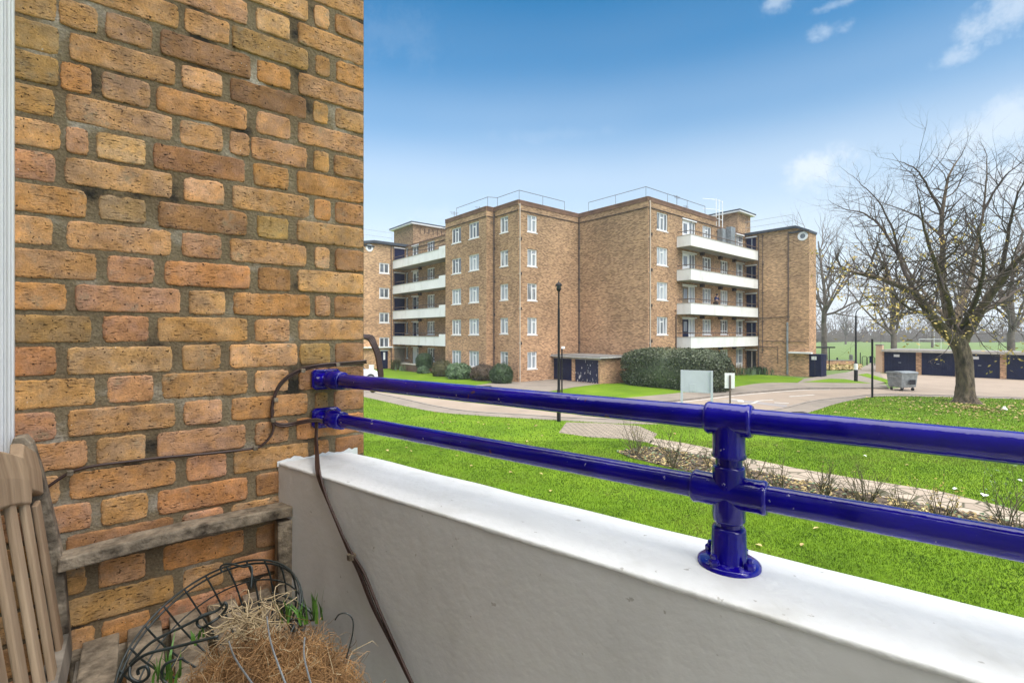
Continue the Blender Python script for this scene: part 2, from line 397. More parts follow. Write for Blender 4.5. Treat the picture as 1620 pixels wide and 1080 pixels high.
def mortar_near():
    m = bpy.data.materials.new('mortar_near'); m.use_nodes = True; nt = m.node_tree; p = nt.nodes['Principled BSDF']
    p.inputs['Roughness'].default_value = .95
    uv = nd(nt, 'ShaderNodeUVMap')
    def N(s, d):
        n = nd(nt, 'ShaderNodeTexNoise'); n.inputs['Scale'].default_value = s; n.inputs['Detail'].default_value = d; nt.links.new(uv.outputs[0], n.inputs['Vector']); return n.outputs[0]
    r = nd(nt, 'ShaderNodeValToRGB'); e = r.color_ramp.elements
    e[0].position = .33; e[0].color = (.030, .025, .018, 1); e[1].position = .74; e[1].color = (.50, .44, .36, 1)
    a = e.new(.41); a.color = (.175, .125, .070, 1); b = e.new(.58); b.color = (.225, .175, .105, 1)
    nt.links.new(N(7.5, 7), r.inputs[0])
    sp = nd(nt, 'ShaderNodeMix', data_type='RGBA', blend_type='MULTIPLY'); sp.inputs[0].default_value = 1
    g = nd(nt, 'ShaderNodeMapRange'); g.inputs['From Min'].default_value = .3; g.inputs['From Max'].default_value = .7; g.inputs['To Min'].default_value = .7; g.inputs['To Max'].default_value = 1.25
    nt.links.new(N(190, 5), g.inputs[0]); nt.links.new(r.outputs[0], sp.inputs[6]); nt.links.new(g.outputs[0], sp.inputs[7])
    nt.links.new(sp.outputs[2], p.inputs['Base Color'])
    bp = nd(nt, 'ShaderNodeBump'); bp.inputs['Strength'].default_value = .9; bp.inputs['Distance'].default_value = .005
    nt.links.new(N(120, 7), bp.inputs['Height']); nt.links.new(bp.outputs[0], p.inputs['Normal'])
    return m
M['mortar_near'] = mortar_near()
def lawn_mat(name, a, b, c):
    m = bpy.data.materials.new(name); m.use_nodes = True; nt = m.node_tree; p = nt.nodes['Principled BSDF']
    p.inputs['Roughness'].default_value = .9; p.inputs['Specular IOR Level'].default_value = .15
    t = nd(nt, 'ShaderNodeTexCoord')
    def N(s, d, r=.6):
        n = nd(nt, 'ShaderNodeTexNoise'); n.inputs['Scale'].default_value = s; n.inputs['Detail'].default_value = d; n.inputs['Roughness'].default_value = r; nt.links.new(t.outputs['Object'], n.inputs['Vector']); return n.outputs[0]
    r = nd(nt, 'ShaderNodeValToRGB'); e = r.color_ramp.elements
    e[0].position = .30; e[0].color = a + (1,); e[1].position = .72; e[1].color = c + (1,); q = e.new(.5); q.color = b + (1,)
    ad = nd(nt, 'ShaderNodeMath', operation='MULTIPLY_ADD'); nt.links.new(N(9, 9, .75), ad.inputs[0]); ad.inputs[1].default_value = .5
    s2 = nd(nt, 'ShaderNodeMath', operation='MULTIPLY'); nt.links.new(N(.45, 4), s2.inputs[0]); s2.inputs[1].default_value = .5
    nt.links.new(s2.outputs[0], ad.inputs[2]); nt.links.new(ad.outputs[0], r.inputs[0])
    nt.links.new(r.outputs[0], p.inputs['Base Color'])
    bp = nd(nt, 'ShaderNodeBump'); bp.inputs['Strength'].default_value = .6; bp.inputs['Distance'].default_value = .03
    nt.links.new(N(24, 8, .7), bp.inputs['Height']); nt.links.new(bp.outputs[0], p.inputs['Normal'])
    return m
M['lawn'] = lawn_mat('lawn', (.060, .120, .005), (.115, .205, .008), (.20, .29, .02))
M['field'] = lawn_mat('field', (.095, .140, .045), (.130, .190, .060), (.18, .24, .08))
def blade_mat():
    m = mat('grass_blade', (.042, .118, .001), .6, .4, 1.3, col2=(.135, .235, .005), spec=.25, detail=8); nt = m.node_tree; p = nt.nodes['Principled BSDF']
    src = p.inputs['Base Color'].links[0].from_socket; t = nd(nt, 'ShaderNodeTexCoord')
    n = nd(nt, 'ShaderNodeTexNoise'); n.inputs['Scale'].default_value = .38; n.inputs['Detail'].default_value = 7; n.inputs['Roughness'].default_value = .7; nt.links.new(t.outputs['Object'], n.inputs['Vector'])
    r = nd(nt, 'ShaderNodeMapRange'); r.inputs['From Min'].default_value = .50; r.inputs['From Max'].default_value = .66; r.inputs['To Max'].default_value = .65; nt.links.new(n.outputs[0], r.inputs[0])
    c = nd(nt, 'ShaderNodeMix', data_type='RGBA'); c.inputs[7].default_value = (.17, .165, .035, 1); nt.links.new(src, c.inputs[6]); nt.links.new(r.outputs[0], c.inputs[0]); nt.links.new(c.outputs[2], p.inputs['Base Color'])
    return m
M['grass_blade'] = blade_mat()
def pane_mat(name, lo, hi, folds):
    """window glass with a net curtain or a dark room close behind it"""
    m = bpy.data.materials.new(name); m.use_nodes = True; nt = m.node_tree; p = nt.nodes['Principled BSDF']
    p.inputs['Roughness'].default_value = .5; p.inputs['Coat Weight'].default_value = 1; p.inputs['Coat Roughness'].default_value = .03
    t = nd(nt, 'ShaderNodeTexCoord'); oi = nd(nt, 'ShaderNodeObjectInfo')
    ad = nd(nt, 'ShaderNodeVectorMath', operation='ADD'); nt.links.new(t.outputs['Object'], ad.inputs[0]); nt.links.new(oi.outputs['Random'], ad.inputs[1])
    mp = nd(nt, 'ShaderNodeMapping'); mp.inputs['Scale'].default_value = (folds, 1, .5); nt.links.new(ad.outputs[0], mp.inputs[0])
    n = nd(nt, 'ShaderNodeTexNoise'); n.inputs['Scale'].default_value = 1; n.inputs['Detail'].default_value = 3; nt.links.new(mp.outputs[0], n.inputs['Vector'])
    mx = nd(nt, 'ShaderNodeMix', data_type='RGBA'); mx.inputs[6].default_value = lo + (1,); mx.inputs[7].default_value = hi + (1,)
    r = nd(nt, 'ShaderNodeMapRange'); r.inputs['From Min'].default_value = .35; r.inputs['From Max'].default_value = .65; nt.links.new(n.outputs[0], r.inputs[0]); nt.links.new(r.outputs[0], mx.inputs[0])
    nt.links.new(mx.outputs[2], p.inputs['Base Color'])
    return m
M['pane_net'] = pane_mat('pane_net', (.20, .23, .26), (.50, .53, .56), 9)
M['pane_dark'] = pane_mat('pane_dark', (.03, .035, .045), (.16, .18, .21), 4)
M['pane_mixed'] = pane_mat('pane_mixed', (.05, .06, .07), (.45, .47, .50), 5)
def setts_mat():
    m = bpy.data.materials.new('setts'); m.use_nodes = True; nt = m.node_tree; p = nt.nodes['Principled BSDF']; p.inputs['Roughness'].default_value = .9
    t = nd(nt, 'ShaderNodeTexCoord'); mp = nd(nt, 'ShaderNodeMapping'); mp.inputs['Rotation'].default_value = (0, 0, R(38)); nt.links.new(t.outputs['Object'], mp.inputs[0])
    b = nd(nt, 'ShaderNodeTexBrick'); nt.links.new(mp.outputs[0], b.inputs['Vector']); b.inputs['Scale'].default_value = 1
    b.inputs['Brick Width'].default_value = .30; b.inputs['Row Height'].default_value = .15; b.inputs['Mortar Size'].default_value = .022
    b.inputs['Color1'].default_value = (.36, .29, .23, 1); b.inputs['Color2'].default_value = (.25, .20, .16, 1); b.inputs['Mortar'].default_value = (.10, .095, .06, 1)
    nt.links.new(b.outputs[0], p.inputs['Base Color'])
    bp = nd(nt, 'ShaderNodeBump'); bp.inputs['Distance'].default_value = .01; bp.invert = True; nt.links.new(b.outputs[1], bp.inputs['Height']); nt.links.new(bp.outputs[0], p.inputs['Normal'])
    return m
M['setts'] = setts_mat()
def slabs_mat():
    m = bpy.data.materials.new('crazy_paving'); m.use_nodes = True; nt = m.node_tree; p = nt.nodes['Principled BSDF']; p.inputs['Roughness'].default_value = .9
    t = nd(nt, 'ShaderNodeTexCoord')
    v = nd(nt, 'ShaderNodeTexVoronoi', feature='DISTANCE_TO_EDGE'); v.inputs['Scale'].default_value = 2.2; v.inputs['Randomness'].default_value = .8
    v2 = nd(nt, 'ShaderNodeTexVoronoi'); v2.inputs['Scale'].default_value = 2.2; v2.inputs['Randomness'].default_value = .8
    for x in (v, v2): nt.links.new(t.outputs['Object'], x.inputs['Vector'])
    bw = nd(nt, 'ShaderNodeRGBToBW'); nt.links.new(v2.outputs['Color'], bw.inputs[0])
    c = nd(nt, 'ShaderNodeMix', data_type='RGBA'); c.inputs[6].default_value = (.27, .215, .165, 1); c.inputs[7].default_value = (.42, .345, .27, 1); nt.links.new(bw.outputs[0], c.inputs[0])
    r = nd(nt, 'ShaderNodeMapRange'); r.inputs['From Min'].default_value = .02; r.inputs['From Max'].default_value = .07; nt.links.new(v.outputs['Distance'], r.inputs[0])
    c2 = nd(nt, 'ShaderNodeMix', data_type='RGBA'); c2.inputs[6].default_value = (.07, .065, .035, 1); nt.links.new(c.outputs[2], c2.inputs[7]); nt.links.new(r.outputs[0], c2.inputs[0])
    nt.links.new(c2.outputs[2], p.inputs['Base Color'])
    return m
M['crazy_paving'] = slabs_mat()
def flaking_mat():
    m = bpy.data.materials.new('flaking_navy'); m.use_nodes = True; nt = m.node_tree; p = nt.nodes['Principled BSDF']; p.inputs['Roughness'].default_value = .6
    t = nd(nt, 'ShaderNodeTexCoord'); mp = nd(nt, 'ShaderNodeMapping'); mp.inputs['Scale'].default_value = (1.6, 1.6, .7); nt.links.new(t.outputs['Object'], mp.inputs[0])
    n = nd(nt, 'ShaderNodeTexNoise'); n.inputs['Scale'].default_value = 4.5; n.inputs['Detail'].default_value = 4; nt.links.new(mp.outputs[0], n.inputs['Vector'])
    sp = nd(nt, 'ShaderNodeSeparateXYZ'); nt.links.new(t.outputs['Object'], sp.inputs[0])
    h = nd(nt, 'ShaderNodeMath', operation='MULTIPLY_ADD'); nt.links.new(sp.outputs['Z'], h.inputs[0]); h.inputs[1].default_value = -.055; nt.links.new(n.outputs[0], h.inputs[2])
    r = nd(nt, 'ShaderNodeMapRange'); r.inputs['From Min'].default_value = .585; r.inputs['From Max'].default_value = .60; nt.links.new(h.outputs[0], r.inputs[0])
    c = nd(nt, 'ShaderNodeMix', data_type='RGBA'); c.inputs[6].default_value = (.006, .010, .045, 1); c.inputs[7].default_value = (.55, .53, .50, 1)
    nt.links.new(r.outputs[0], c.inputs[0]); nt.links.new(c.outputs[2], p.inputs['Base Color'])
    return m
M['flaking_navy'] = flaking_mat()

def wear(m, scale, lo, hi, col, amount=1.0, stretch=(1, 1, 1)):
    """chips, specks or stains with a shape of their own over a finished material"""
    nt = m.node_tree; p = nt.nodes['Principled BSDF']; src = p.inputs['Base Color'].links[0].from_socket
    c = nd(nt, 'ShaderNodeTexCoord'); mp = nd(nt, 'ShaderNodeMapping'); mp.inputs['Scale'].default_value = stretch; nt.links.new(c.outputs['Object'], mp.inputs[0])
    n = nd(nt, 'ShaderNodeTexNoise'); n.inputs['Scale'].default_value = scale; n.inputs['Detail'].default_value = 4; nt.links.new(mp.outputs[0], n.inputs['Vector'])
    r = nd(nt, 'ShaderNodeMapRange'); r.inputs['From Min'].default_value = lo; r.inputs['From Max'].default_value = hi; r.inputs['To Max'].default_value = amount; nt.links.new(n.outputs[0], r.inputs[0])
    x = nd(nt, 'ShaderNodeMix', data_type='RGBA'); x.inputs[7].default_value = col + (1,); nt.links.new(src, x.inputs[6]); nt.links.new(r.outputs[0], x.inputs[0]); nt.links.new(x.outputs[2], p.inputs['Base Color'])
wear(M['white_paint'], 55, .70, .74, (.30, .28, .25), .7)
wear(M['white_paint'], 7, .56, .74, (.47, .46, .42), .5)
wear(M['grey_paint'], 46, .71, .74, (.40, .38, .35), .7)
wear(M['grey_paint'], 5, .52, .75, (.58, .58, .57), .6, (1, 1, .3))
wear(M['blue_gloss'], 70, .715, .735, (.50, .48, .60), .8)
wear(M['blue_gloss'], 24, .70, .72, (.10, .035, .02), .8)
wear(M['slab_white'], 1.4, .54, .78, (.50, .48, .43), .5, (1, 1, .4))
wear(M['road'], .9, .56, .70, (.20, .165, .135), .55)
wear(M['pavement'], 1.1, .55, .70, (.15, .135, .11), .55)
# ------------------------------------------------------------------ ground, roads, lawns
def sheet(name, poly, z, m, kind='structure', subdiv=False):
    mb = MB(); mb.quad([(p[0], p[1], z) for p in poly]); o = mb.build(name, M[m])
    me = o.data
    if me.polygons[0].normal.z < 0: me.flip_normals()
    return tag(o, kind=kind)
def slab(name, poly, z0, z1, m):
    mb = MB(); mb.prism([(p[0], p[1]) for p in poly], z0, z1, 0, False)
    return tag(mb.build(name, M[m]), kind='structure')
def smooth_line(pts, n=6):
    """Catmull-Rom through 2-D points"""
    P = [Vector((p[0], p[1])) for p in pts]; out = []
    for i in range(len(P) - 1):
        a, b, c, d = P[max(i - 1, 0)], P[i], P[i + 1], P[min(i + 2, len(P) - 1)]
        for k in range(n):
            t = k / n
            out.append(.5 * ((2 * b) + (c - a) * t + (2 * a - 5 * b + 4 * c - d) * t * t + (3 * b - a - 3 * c + d) * t ** 3))
    out.append(P[-1]); return out
def offset(line, d):
    out = []
    for i, p in enumerate(line):
        t = (line[min(i + 1, len(line) - 1)] - line[max(i - 1, 0)]).normalized()
        out.append(p + Vector((-t.y, t.x)) * d)
    return out
gm = MB(); gm.quad([(-900, -60, 0), (900, -60, 0), (900, 1500, 0), (-900, 1500, 0)])
tag(gm.build('ground', M['field']), kind='structure')
# road: carriageway sweeping from the left round to the garages
far_kerb = smooth_line([G(380, 590), G(500, 596), G(600, 607), G(700, 618), G(800, 628), G(905, 636), G(1000, 639), G(1080, 633.5), G(1154, 624.8), G(1243, 617.2), G(1290, 615.3), G(1403, 615)])
near_kerb = smooth_line([G(380, 598), G(500, 611), G(596, 625), G(712, 650), G(835, 660), G(960, 667), G(1100, 666), G(1209, 654), G(1243, 648.5), G(1290, 637), G(1343, 631), G(1412, 626), G(1620, 632), G(1900, 640)])
road_poly = [tuple(p) for p in far_kerb] + [tuple(G(1620, 600).xy), tuple(G(1900, 612).xy)] + [tuple(p) for p in reversed(near_kerb)]
sheet('road', road_poly, .012, 'road')
# garage yard
sheet('garage_yard', [G(1392, 590.5).xy, G(1620, 600).xy, G(1900, 612).xy, G(1900, 640).xy, G(1620, 625).xy, G(1440, 616).xy, G(1402, 605).xy], .016, 'road')
# pavements with kerbs
near_out = smooth_line([G(380, 601), G(500, 615), G(575, 630), G(672, 651.5), G(753, 660), G(876, 667.5), G(1000, 674), G(1100, 672), G(1200, 665), G(1265, 659), G(1290, 652), G(1343, 636.5), G(1412, 629), G(1620, 634), G(1900, 642)])
slab('near_pavement', [tuple(p) for p in near_kerb] + [tuple(p) for p in reversed(near_out)], -.05, .10, 'pavement')
far_out = smooth_line([G(380, 582), G(500, 588), G(600, 598), G(667, 607.5), G(764, 612.5), G(830, 619), G(905, 628), G(973, 632), G(1047, 626), G(1078, 623), G(1133, 618.7), G(1163, 613.7), G(1207, 607.5), G(1262, 607), G(1385, 609), G(1403, 612)])
slab('far_pavement', [tuple(p) for p in far_out] + [tuple(p) for p in reversed(far_kerb)], -.05, .09, 'pavement')
def kerb(name, line, d, z):
    o2 = offset(line, d)
    mb = MB(); n = len(line)
    for i in range(n - 1):
        if i % 3 == 2: continue_gap = .02
        a, b, c, e = line[i], line[i + 1], o2[i + 1], o2[i]
        q = [(a.x, a.y), (b.x, b.y), (c.x, c.y), (e.x, e.y)]
        mb.prism(q, -.04, z + .003 * (i % 2), 0, False)
    return tag(mb.build(name, M['kerb']), kind='structure')
kerb('far_kerb', far_kerb, -.14, .115)
kerb('near_kerb', near_kerb, .14, .125)
# faded yellow-white edge lines, give-way marks and a tarmac repair
def strip(name, pts, w, m, z=.020):
    l = smooth_line(pts, 4); a, b = offset(l, w / 2), offset(l, -w / 2)
    return sheet(name, [tuple(p) for p in a] + [tuple(p) for p in reversed(b)], z, m)
strip('road_marking', [G(1154, 631.5), G(1170, 633), G(1172, 636)], .32, 'marking')
strip('road_marking', [G(1172, 640), G(1190, 638.5), G(1200, 634.5), G(1223, 632.5)], .14, 'marking')
strip('road_marking', [G(1225, 637), G(1248, 638.3)], .22, 'marking')
strip('road_marking', [G(1249, 627.5), G(1288, 624.7)], .16, 'marking')
fl = offset(far_kerb, -.42)
sheet('edge_line', [tuple(p) for p in offset(far_kerb, -.38)[28:62]] + [tuple(p) for p in reversed(offset(far_kerb, -.52)[28:62])], .020, 'marking')
sheet('tarmac_patch', [G(1133, 634).xy, G(1165, 632).xy, G(1246, 640.5).xy, G(1243, 645).xy, G(1195, 638.5).xy], .018, 'patch')
for q_ in ((1265, 655.6), (1400, 613.2), (1120, 669)):
    d_ = G(*q_); sheet('drain_cover', [(d_.x - .3, d_.y - .25), (d_.x + .3, d_.y - .2), (d_.x + .3, d_.y + .25), (d_.x - .3, d_.y + .2)], .106, 'black_metal')
# driveway to the two garages under the block
GCN = Vector((6.61, 36.19)); U2 = Vector((-.64364, .76533)); V2 = Vector((.76533, .64364))
dr = [GCN + V2 * .02, GCN + U2 * 5.2, GCN + U2 * 6.6 - V2 * 2.4, G(740, 613).xy, G(776, 611.8).xy, G(800, 628).xy, G(905, 636).xy, G(864, 622).xy, G(910, 614).xy]
sheet('driveway', dr, .094, 'pavement')
# lawns: raised sheets
slab('front_lawn', [(-40, 60)] + [tuple(p) for p in far_out[:22]] + [tuple(G(776, 611.6).xy), tuple((GCN + U2 * 7.4 - V2 * 2.6)), (-1, 39.6), (-2.0, 39.0), (-6, 44), (-12, 51.4), (-14, 60)], -.05, .085, 'lawn')
slab('hedge_lawn', [GCN + V2 * .3, G(910, 614).xy, G(864, 622).xy, G(905, 628).xy] + [tuple(p) for p in far_out[36:72]] + [tuple(G(1262, 606).xy), tuple(G(1272, 600.4).xy), (24.5, 42.0), (22.5, 45), (10.3, 37)], -.05, .086, 'lawn')
slab('path_to_park', [G(1262, 606.8).xy, G(1272, 600.4).xy, G(1300, 596).xy, G(1340, 590).xy, G(1362, 583).xy, G(1378, 575).xy, G(1392, 576).xy, G(1392, 590).xy, G(1402, 606).xy, G(1385, 608.8).xy, G(1321, 607.5).xy], -.05, .088, 'pavement')
slab('verge', [G(1270, 606).xy, G(1312, 600.5).xy, G(1335, 601).xy, G(1380, 608).xy], -.05, .096, 'lawn')
slab('verge', [G(1357, 594).xy, G(1372, 592).xy, G(1412, 604.5).xy, G(1402, 607.0).xy], -.05, .096, 'lawn')
near_lawn = slab('lawn', [tuple(p) for p in near_out] + [(40, 6), (16, -6), (4, -3), (1.0, .62), (-.25, 1.75), (-1.2, 2.6), (-30, 22)], -.05, .092, 'lawn')
# paved path with setts, crazy paving and rose bed
Z_P, Z_B = .098, .104
sheet('sett_paving', [G(896, 671).xy, G(884, 688).xy, G(935, 695.5).xy, G(985, 698).xy, G(1030, 705).xy, G(1034, 697).xy, G(1040, 690).xy, G(1010, 677).xy, G(960, 673).xy], Z_P, 'setts')
up_ = [G(1034, 697), G(1090, 706), G(1128, 714), G(1180, 729), G(1261.5, 746), G(1343, 760), G(1424.6, 773), G(1492, 784), G(1588, 808), G(1700, 838)]
lo_ = [G(1026, 705), G(1076, 719.6), G(1128, 731), G(1180, 746), G(1261, 765), G(1310, 776), G(1392, 792), G(1465, 806), G(1574, 827), G(1700, 862)]
sheet('garden_path', [p.xy for p in up_] + [p.xy for p in reversed(lo_)], Z_P, 'crazy_paving')
bed = [G(976, 719.6)] + [G(1010, 714), G(1040, 711.5)] + lo_[1:] + [G(1700, 905), G(1600, 868), G(1450, 826), G(1300, 792), G(1180, 770), G(1095, 752), G(1056, 743.7), G(995, 728)]
bedl = smooth_line(bed, 3)
sheet('flower_bed', [tuple(p) for p in bedl], Z_B, 'soil')
# clods, dead leaves and weeds in the bed, one mass
def in_poly(x, y, poly):
    c = False; j = len(poly) - 1
    for i in range(len(poly)):
        xi, yi, xj, yj = poly[i][0], poly[i][1], poly[j][0], poly[j][1]
        if (yi > y) != (yj > y) and x < (xj - xi) * (y - yi) / (yj - yi) + xi: c = not c
        j = i
    return c
def scatter_leaves(name, pts, size, m, z, lift=.015, kind='stuff', seed=3):
    r = random.Random(seed); mb = MB()
    for x, y in pts:
        s = size * r.uniform(.6, 1.35); a = r.uniform(0, 6.283); ti = r.uniform(-.5, .5); t2 = r.uniform(-.6, .6)
        ca, sa = math.cos(a), math.sin(a); zz = z + r.uniform(0, lift)
        P = []
        for lx, ly in ((-.5, 0), (-.22, .26), (.12, .30), (.5, 0), (.12, -.30), (-.22, -.26)):
            P.append((x + s * (lx * ca - ly * sa), y + s * (lx * sa + ly * ca), zz + s * (abs(ly) * .55 + lx * ti * .6 + ly * t2 * .5) + .006))
        b = len(mb.v); mb.v.extend(P)
        mb.face((b, b + 1, b + 2, b + 3)); mb.face((b, b + 3, b + 4, b + 5))
    return tag(mb.build(name, M[m]), kind=kind)
r = random.Random(11)
bp_ = []; bl = [tuple(p) for p in bedl]
x0, x1 = min(p[0] for p in bl), max(p[0] for p in bl); y0, y1 = min(p[1] for p in bl), max(p[1] for p in bl)
while len(bp_) < 2600:
    x, y = r.uniform(x0, x1), r.uniform(y0, y1)
    if in_poly(x, y, bl): bp_.append((x, y))
scatter_leaves('bed_litter', bp_[:1500], .085, 'leaf_fallen', Z_B, .03, seed=5)
scatter_leaves('soil_crumbs', bp_[1500:2200], .11, 'soil', Z_B, .05, seed=6)
scatter_leaves('bed_weeds', bp_[2200:], .10, 'shrub_pale', Z_B, .05, seed=7)
# grass blades on the near lawn (one mass)
NL = [tuple(p) for p in near_out] + [(40, 6), (16, -6), (1.2, .9), (-.25, 1.9), (-30, 22)]
PATHS = [[tuple(p.xy) for p in up_] + [tuple(p.xy) for p in reversed(lo_)], bl,
         [tuple(G(*q).xy) for q in ((896, 671), (884, 688), (935, 695.5), (985, 698), (1030, 705), (1034, 697), (1040, 690), (1010, 677), (960, 673))]]
def poly_mask(x, y, poly):
    c = np.zeros(len(x), bool); j = len(poly) - 1
    for i in range(len(poly)):
        xi, yi = poly[i]; xj, yj = poly[j]
        if yi != yj:
            c ^= ((yi > y) != (yj > y)) & (x < (xj - xi) * (y - yi) / (yj - yi) + xi)
        j = i
    return c
def grass(name, n, dmin, dmax, h, w, seed, kmin=-.36):
    g = np.random.default_rng(seed)
    d = np.sqrt(g.uniform(dmin ** 2, dmax ** 2, n)); k = g.uniform(kmin, 1.12, n); x = k * d; y = d
    ok = poly_mask(x, y, NL)
    for q in PATHS: ok &= ~poly_mask(x + g.normal(0, .05, n), y + g.normal(0, .05, n), q)
    x, y = x[ok], y[ok]; n = len(x)
    a = g.uniform(0, 2 * np.pi, n); hh = h * g.uniform(.45, 1.25, n); ln = g.normal(0, .55, n) * hh; la = g.uniform(0, 2 * np.pi, n)
    ww = w * g.uniform(.6, 1.3, n) / 2
    z = np.full(n, .090)
    co = np.empty((n, 3, 3), np.float32)
    co[:, 0] = np.stack([x - np.cos(a) * ww, y - np.sin(a) * ww, z], 1)
    co[:, 1] = np.stack([x + np.cos(a) * ww, y + np.sin(a) * ww, z], 1)
    co[:, 2] = np.stack([x + np.cos(la) * ln, y + np.sin(la) * ln, z + hh], 1)
    me = bpy.data.meshes.new(name)
    me.vertices.add(3 * n); me.vertices.foreach_set('co', co.ravel())
    me.loops.add(3 * n); me.loops.foreach_set('vertex_index', np.arange(3 * n, dtype=np.int32))
    me.polygons.add(n); me.polygons.foreach_set('loop_start', np.arange(0, 3 * n, 3, dtype=np.int32))
    me.materials.append(M['grass_blade']); me.update(calc_edges=True)
    o = bpy.data.objects.new(name, me); COL.objects.link(o); tag(o, kind='stuff')
grass('grass', 120000, 6.0, 10.5, .040, .010, 1)
grass('grass', 110000, 10.5, 17, .045, .016, 2)
grass('grass', 90000, 17, 30, .055, .028, 3, -.62)
grass('grass', 45000, 3.2, 17, .050, .020, 4, -.95)
# fallen leaves
pts = [tuple(G(*q).xy) for q in ((650, 719), (643, 714), (697, 718), (723, 728), (746, 743), (712, 672), (720, 671), (762, 671), (763, 667), (766, 676), (804, 676), (805, 683), (834, 703), (888, 752), (872, 785), (689, 655), (1262, 720), (1435, 742), (1371, 725), (708, 683), (620, 645), (700, 673), (848, 679))]
while len(pts) < 55:
    p = G(r.uniform(580, 1400), r.uniform(650, 900))
    if poly_mask(np.array([p.x]), np.array([p.y]), NL)[0] and p.x * .6 + p.y * .8 > 3: pts.append((p.x, p.y))
scatter_leaves('fallen_leaves', pts, .12, 'leaf_fallen', .11, .03, seed=8)
tb = Vector((25.6, 27.0)); pt = []
while len(pt) < 1000:
    a = r.uniform(0, 6.283); d = abs(r.gauss(0, 6.0)); q = tb + Vector((math.cos(a), math.sin(a))) * d + Vector((-2, -2.5))
    if poly_mask(np.array([q.x]), np.array([q.y]), NL)[0]: pt.append(tuple(q))
scatter_leaves('fallen_leaves', pt, .13, 'leaf_fallen', .11, .03, seed=9)
pl = []
while len(pl) < 900:
    p = G(r.uniform(1302, 1364), r.uniform(576.5, 586)); pl.append((p.x, p.y))
scatter_leaves('fallen_leaves', pl, .30, 'leaf_fallen', .03, .05, seed=10)
# ------------------------------------------------------------------ the apartment block opposite
S = 2.725
def on(P, d, px):
    k = (px - CX) / F; return (k * P[1] - P[0]) / (d[0] - k * d[1])
def zat(py, P): return H - (py - HZ) / F * P[1]
A_ = Vector((.503, 37.5)); B_ = A_ + V2 * 6.946; C_ = B_ - U2 * 7.023
P1_ = A_ + U2 * 3.144; Q_ = P1_ - V2 * .754; L_ = Q_ + U2 * 6.242
T0_ = C_ + V2 * 16.34; W_ = T0_ - U2 * 5.60; W2_ = W_ + V2 * 1.73
GL0 = L_ + V2 * 1.55                                   # left gallery wall is set back
T0l = GL0 + U2 * on(GL0, U2, 641.4); TL = T0l - V2 * 6.0
blk = thing('apartment_building', (A_.x, A_.y, 0), 'five storey brown brick apartment block with white balconies beyond the lawn', 'building')
TOP = 14.22
class Face:
    """a wall face, origin at its left end seen from outside; local x along it, -y outwards"""
    def __init__(s, p, d, L): s.p, s.d, s.L = Vector(p), Vector(d).normalized(), L; s.n = Vector((s.d.y, -s.d.x)); s.ang = math.atan2(s.d.y, s.d.x)
    def at(s, x, out, z): q = s.p + s.d * x + s.n * out; return (q.x, q.y, z)
    def box(s, mb, x0, x1, o0, o1, z0, z1, mi=0):
        a = Vector(s.at(x0, o0, z0)); mb.box(a, s.d.to_3d() * (x1 - x0), s.n.to_3d() * (o1 - o0), Vector((0, 0, z1 - z0)), mi)
    def px(s, px, out=0): q = s.p + s.n * out; return on(q, s.d, px)
    def wall(s, mb, z0, z1, holes=(), rev=.09, mi=0, top=None):
        xs = sorted({0, s.L, *[h[0] for h in holes], *[h[1] for h in holes]}); zs = sorted({z0, z1, *[h[2] for h in holes], *[h[3] for h in holes]})
        def inside(x, z): return any(h[0] < x < h[1] and h[2] < z < h[3] for h in holes)
        for i in range(len(xs) - 1):
            for j in range(len(zs) - 1):
                if inside((xs[i] + xs[i + 1]) / 2, (zs[j] + zs[j + 1]) / 2): continue
                q = [(xs[i], zs[j]), (xs[i + 1], zs[j]), (xs[i + 1], zs[j + 1]), (xs[i], zs[j + 1])]
                mb.quad([s.at(x, 0, z) for x, z in q], mi, [(x + s.p.x, z) for x, z in q])
        for (a, b, c, d) in holes:
            for q in (((a, c), (a, d)), ((b, d), (b, c)), ((a, d), (b, d)), ((b, c), (a, c))):
                (xa, za), (xb, zb) = q
                mb.quad([s.at(xa, 0, za), s.at(xb, 0, zb), s.at(xb, -rev, zb), s.at(xa, -rev, za)], mi, [(xa, za), (xb, zb), (xb + .09, zb), (xa + .09, za)])
f_tl = Face(TL, V2, (T0l - TL).length); f_gl = Face(T0l, -U2, (T0l - GL0).length)
f_lr = Face(L_ + V2 * 1.55, -V2, 1.55); f_bay = Face(L_, -U2, 6.242); f_br = Face(Q_, V2, .754); f_p = Face(P1_, -U2, 3.144)
f_a = Face(A_, V2, 6.946); f_b = Face(B_, -U2, 7.023); f_c = Face(C_, V2, 16.34); f_tr = Face(T0_, -U2, 5.60); f_tw = Face(W_, V2, 1.73)
ZS = [1.07 + S * k for k in range(5)]
wins = []                                               # (face, x0, x1, z0, z1, kind)
def W(f, pa, pb, za, zb, kind, rows=range(5), base=None):
    x0, x1 = sorted((f.px(pa), f.px(pb)))
    for k in rows: wins.append((f, x0, x1, za + S * k, zb + S * k, kind, k))
W(f_bay, 714.5, 729.3, 1.03, 2.38, 'three'); W(f_bay, 741.6, 757.6, 1.05, 2.40, 'three')
W(f_p, 790.9, 803.6, 1.13, 2.42, 'two'); W(f_a, 834.4, 849.6, 1.06, 2.42, 'two')
W(f_c, 1039.2, 1056.6, 1.06, 2.46, 'threec')
g6 = lambda x: 1050 + x / 6.75
W(f_c, g6(415), g6(510), 1.05, 2.40, 'gallery'); W(f_c, g6(606), g6(688), 1.05, 2.40, 'gallery')
W(f_c, g6(200), g6(340), .16, 2.42, 'doorset'); W(f_c, g6(772), g6(850), .16, 2.42, 'doorset2')
g3 = lambda x: 570 + x / 6.75
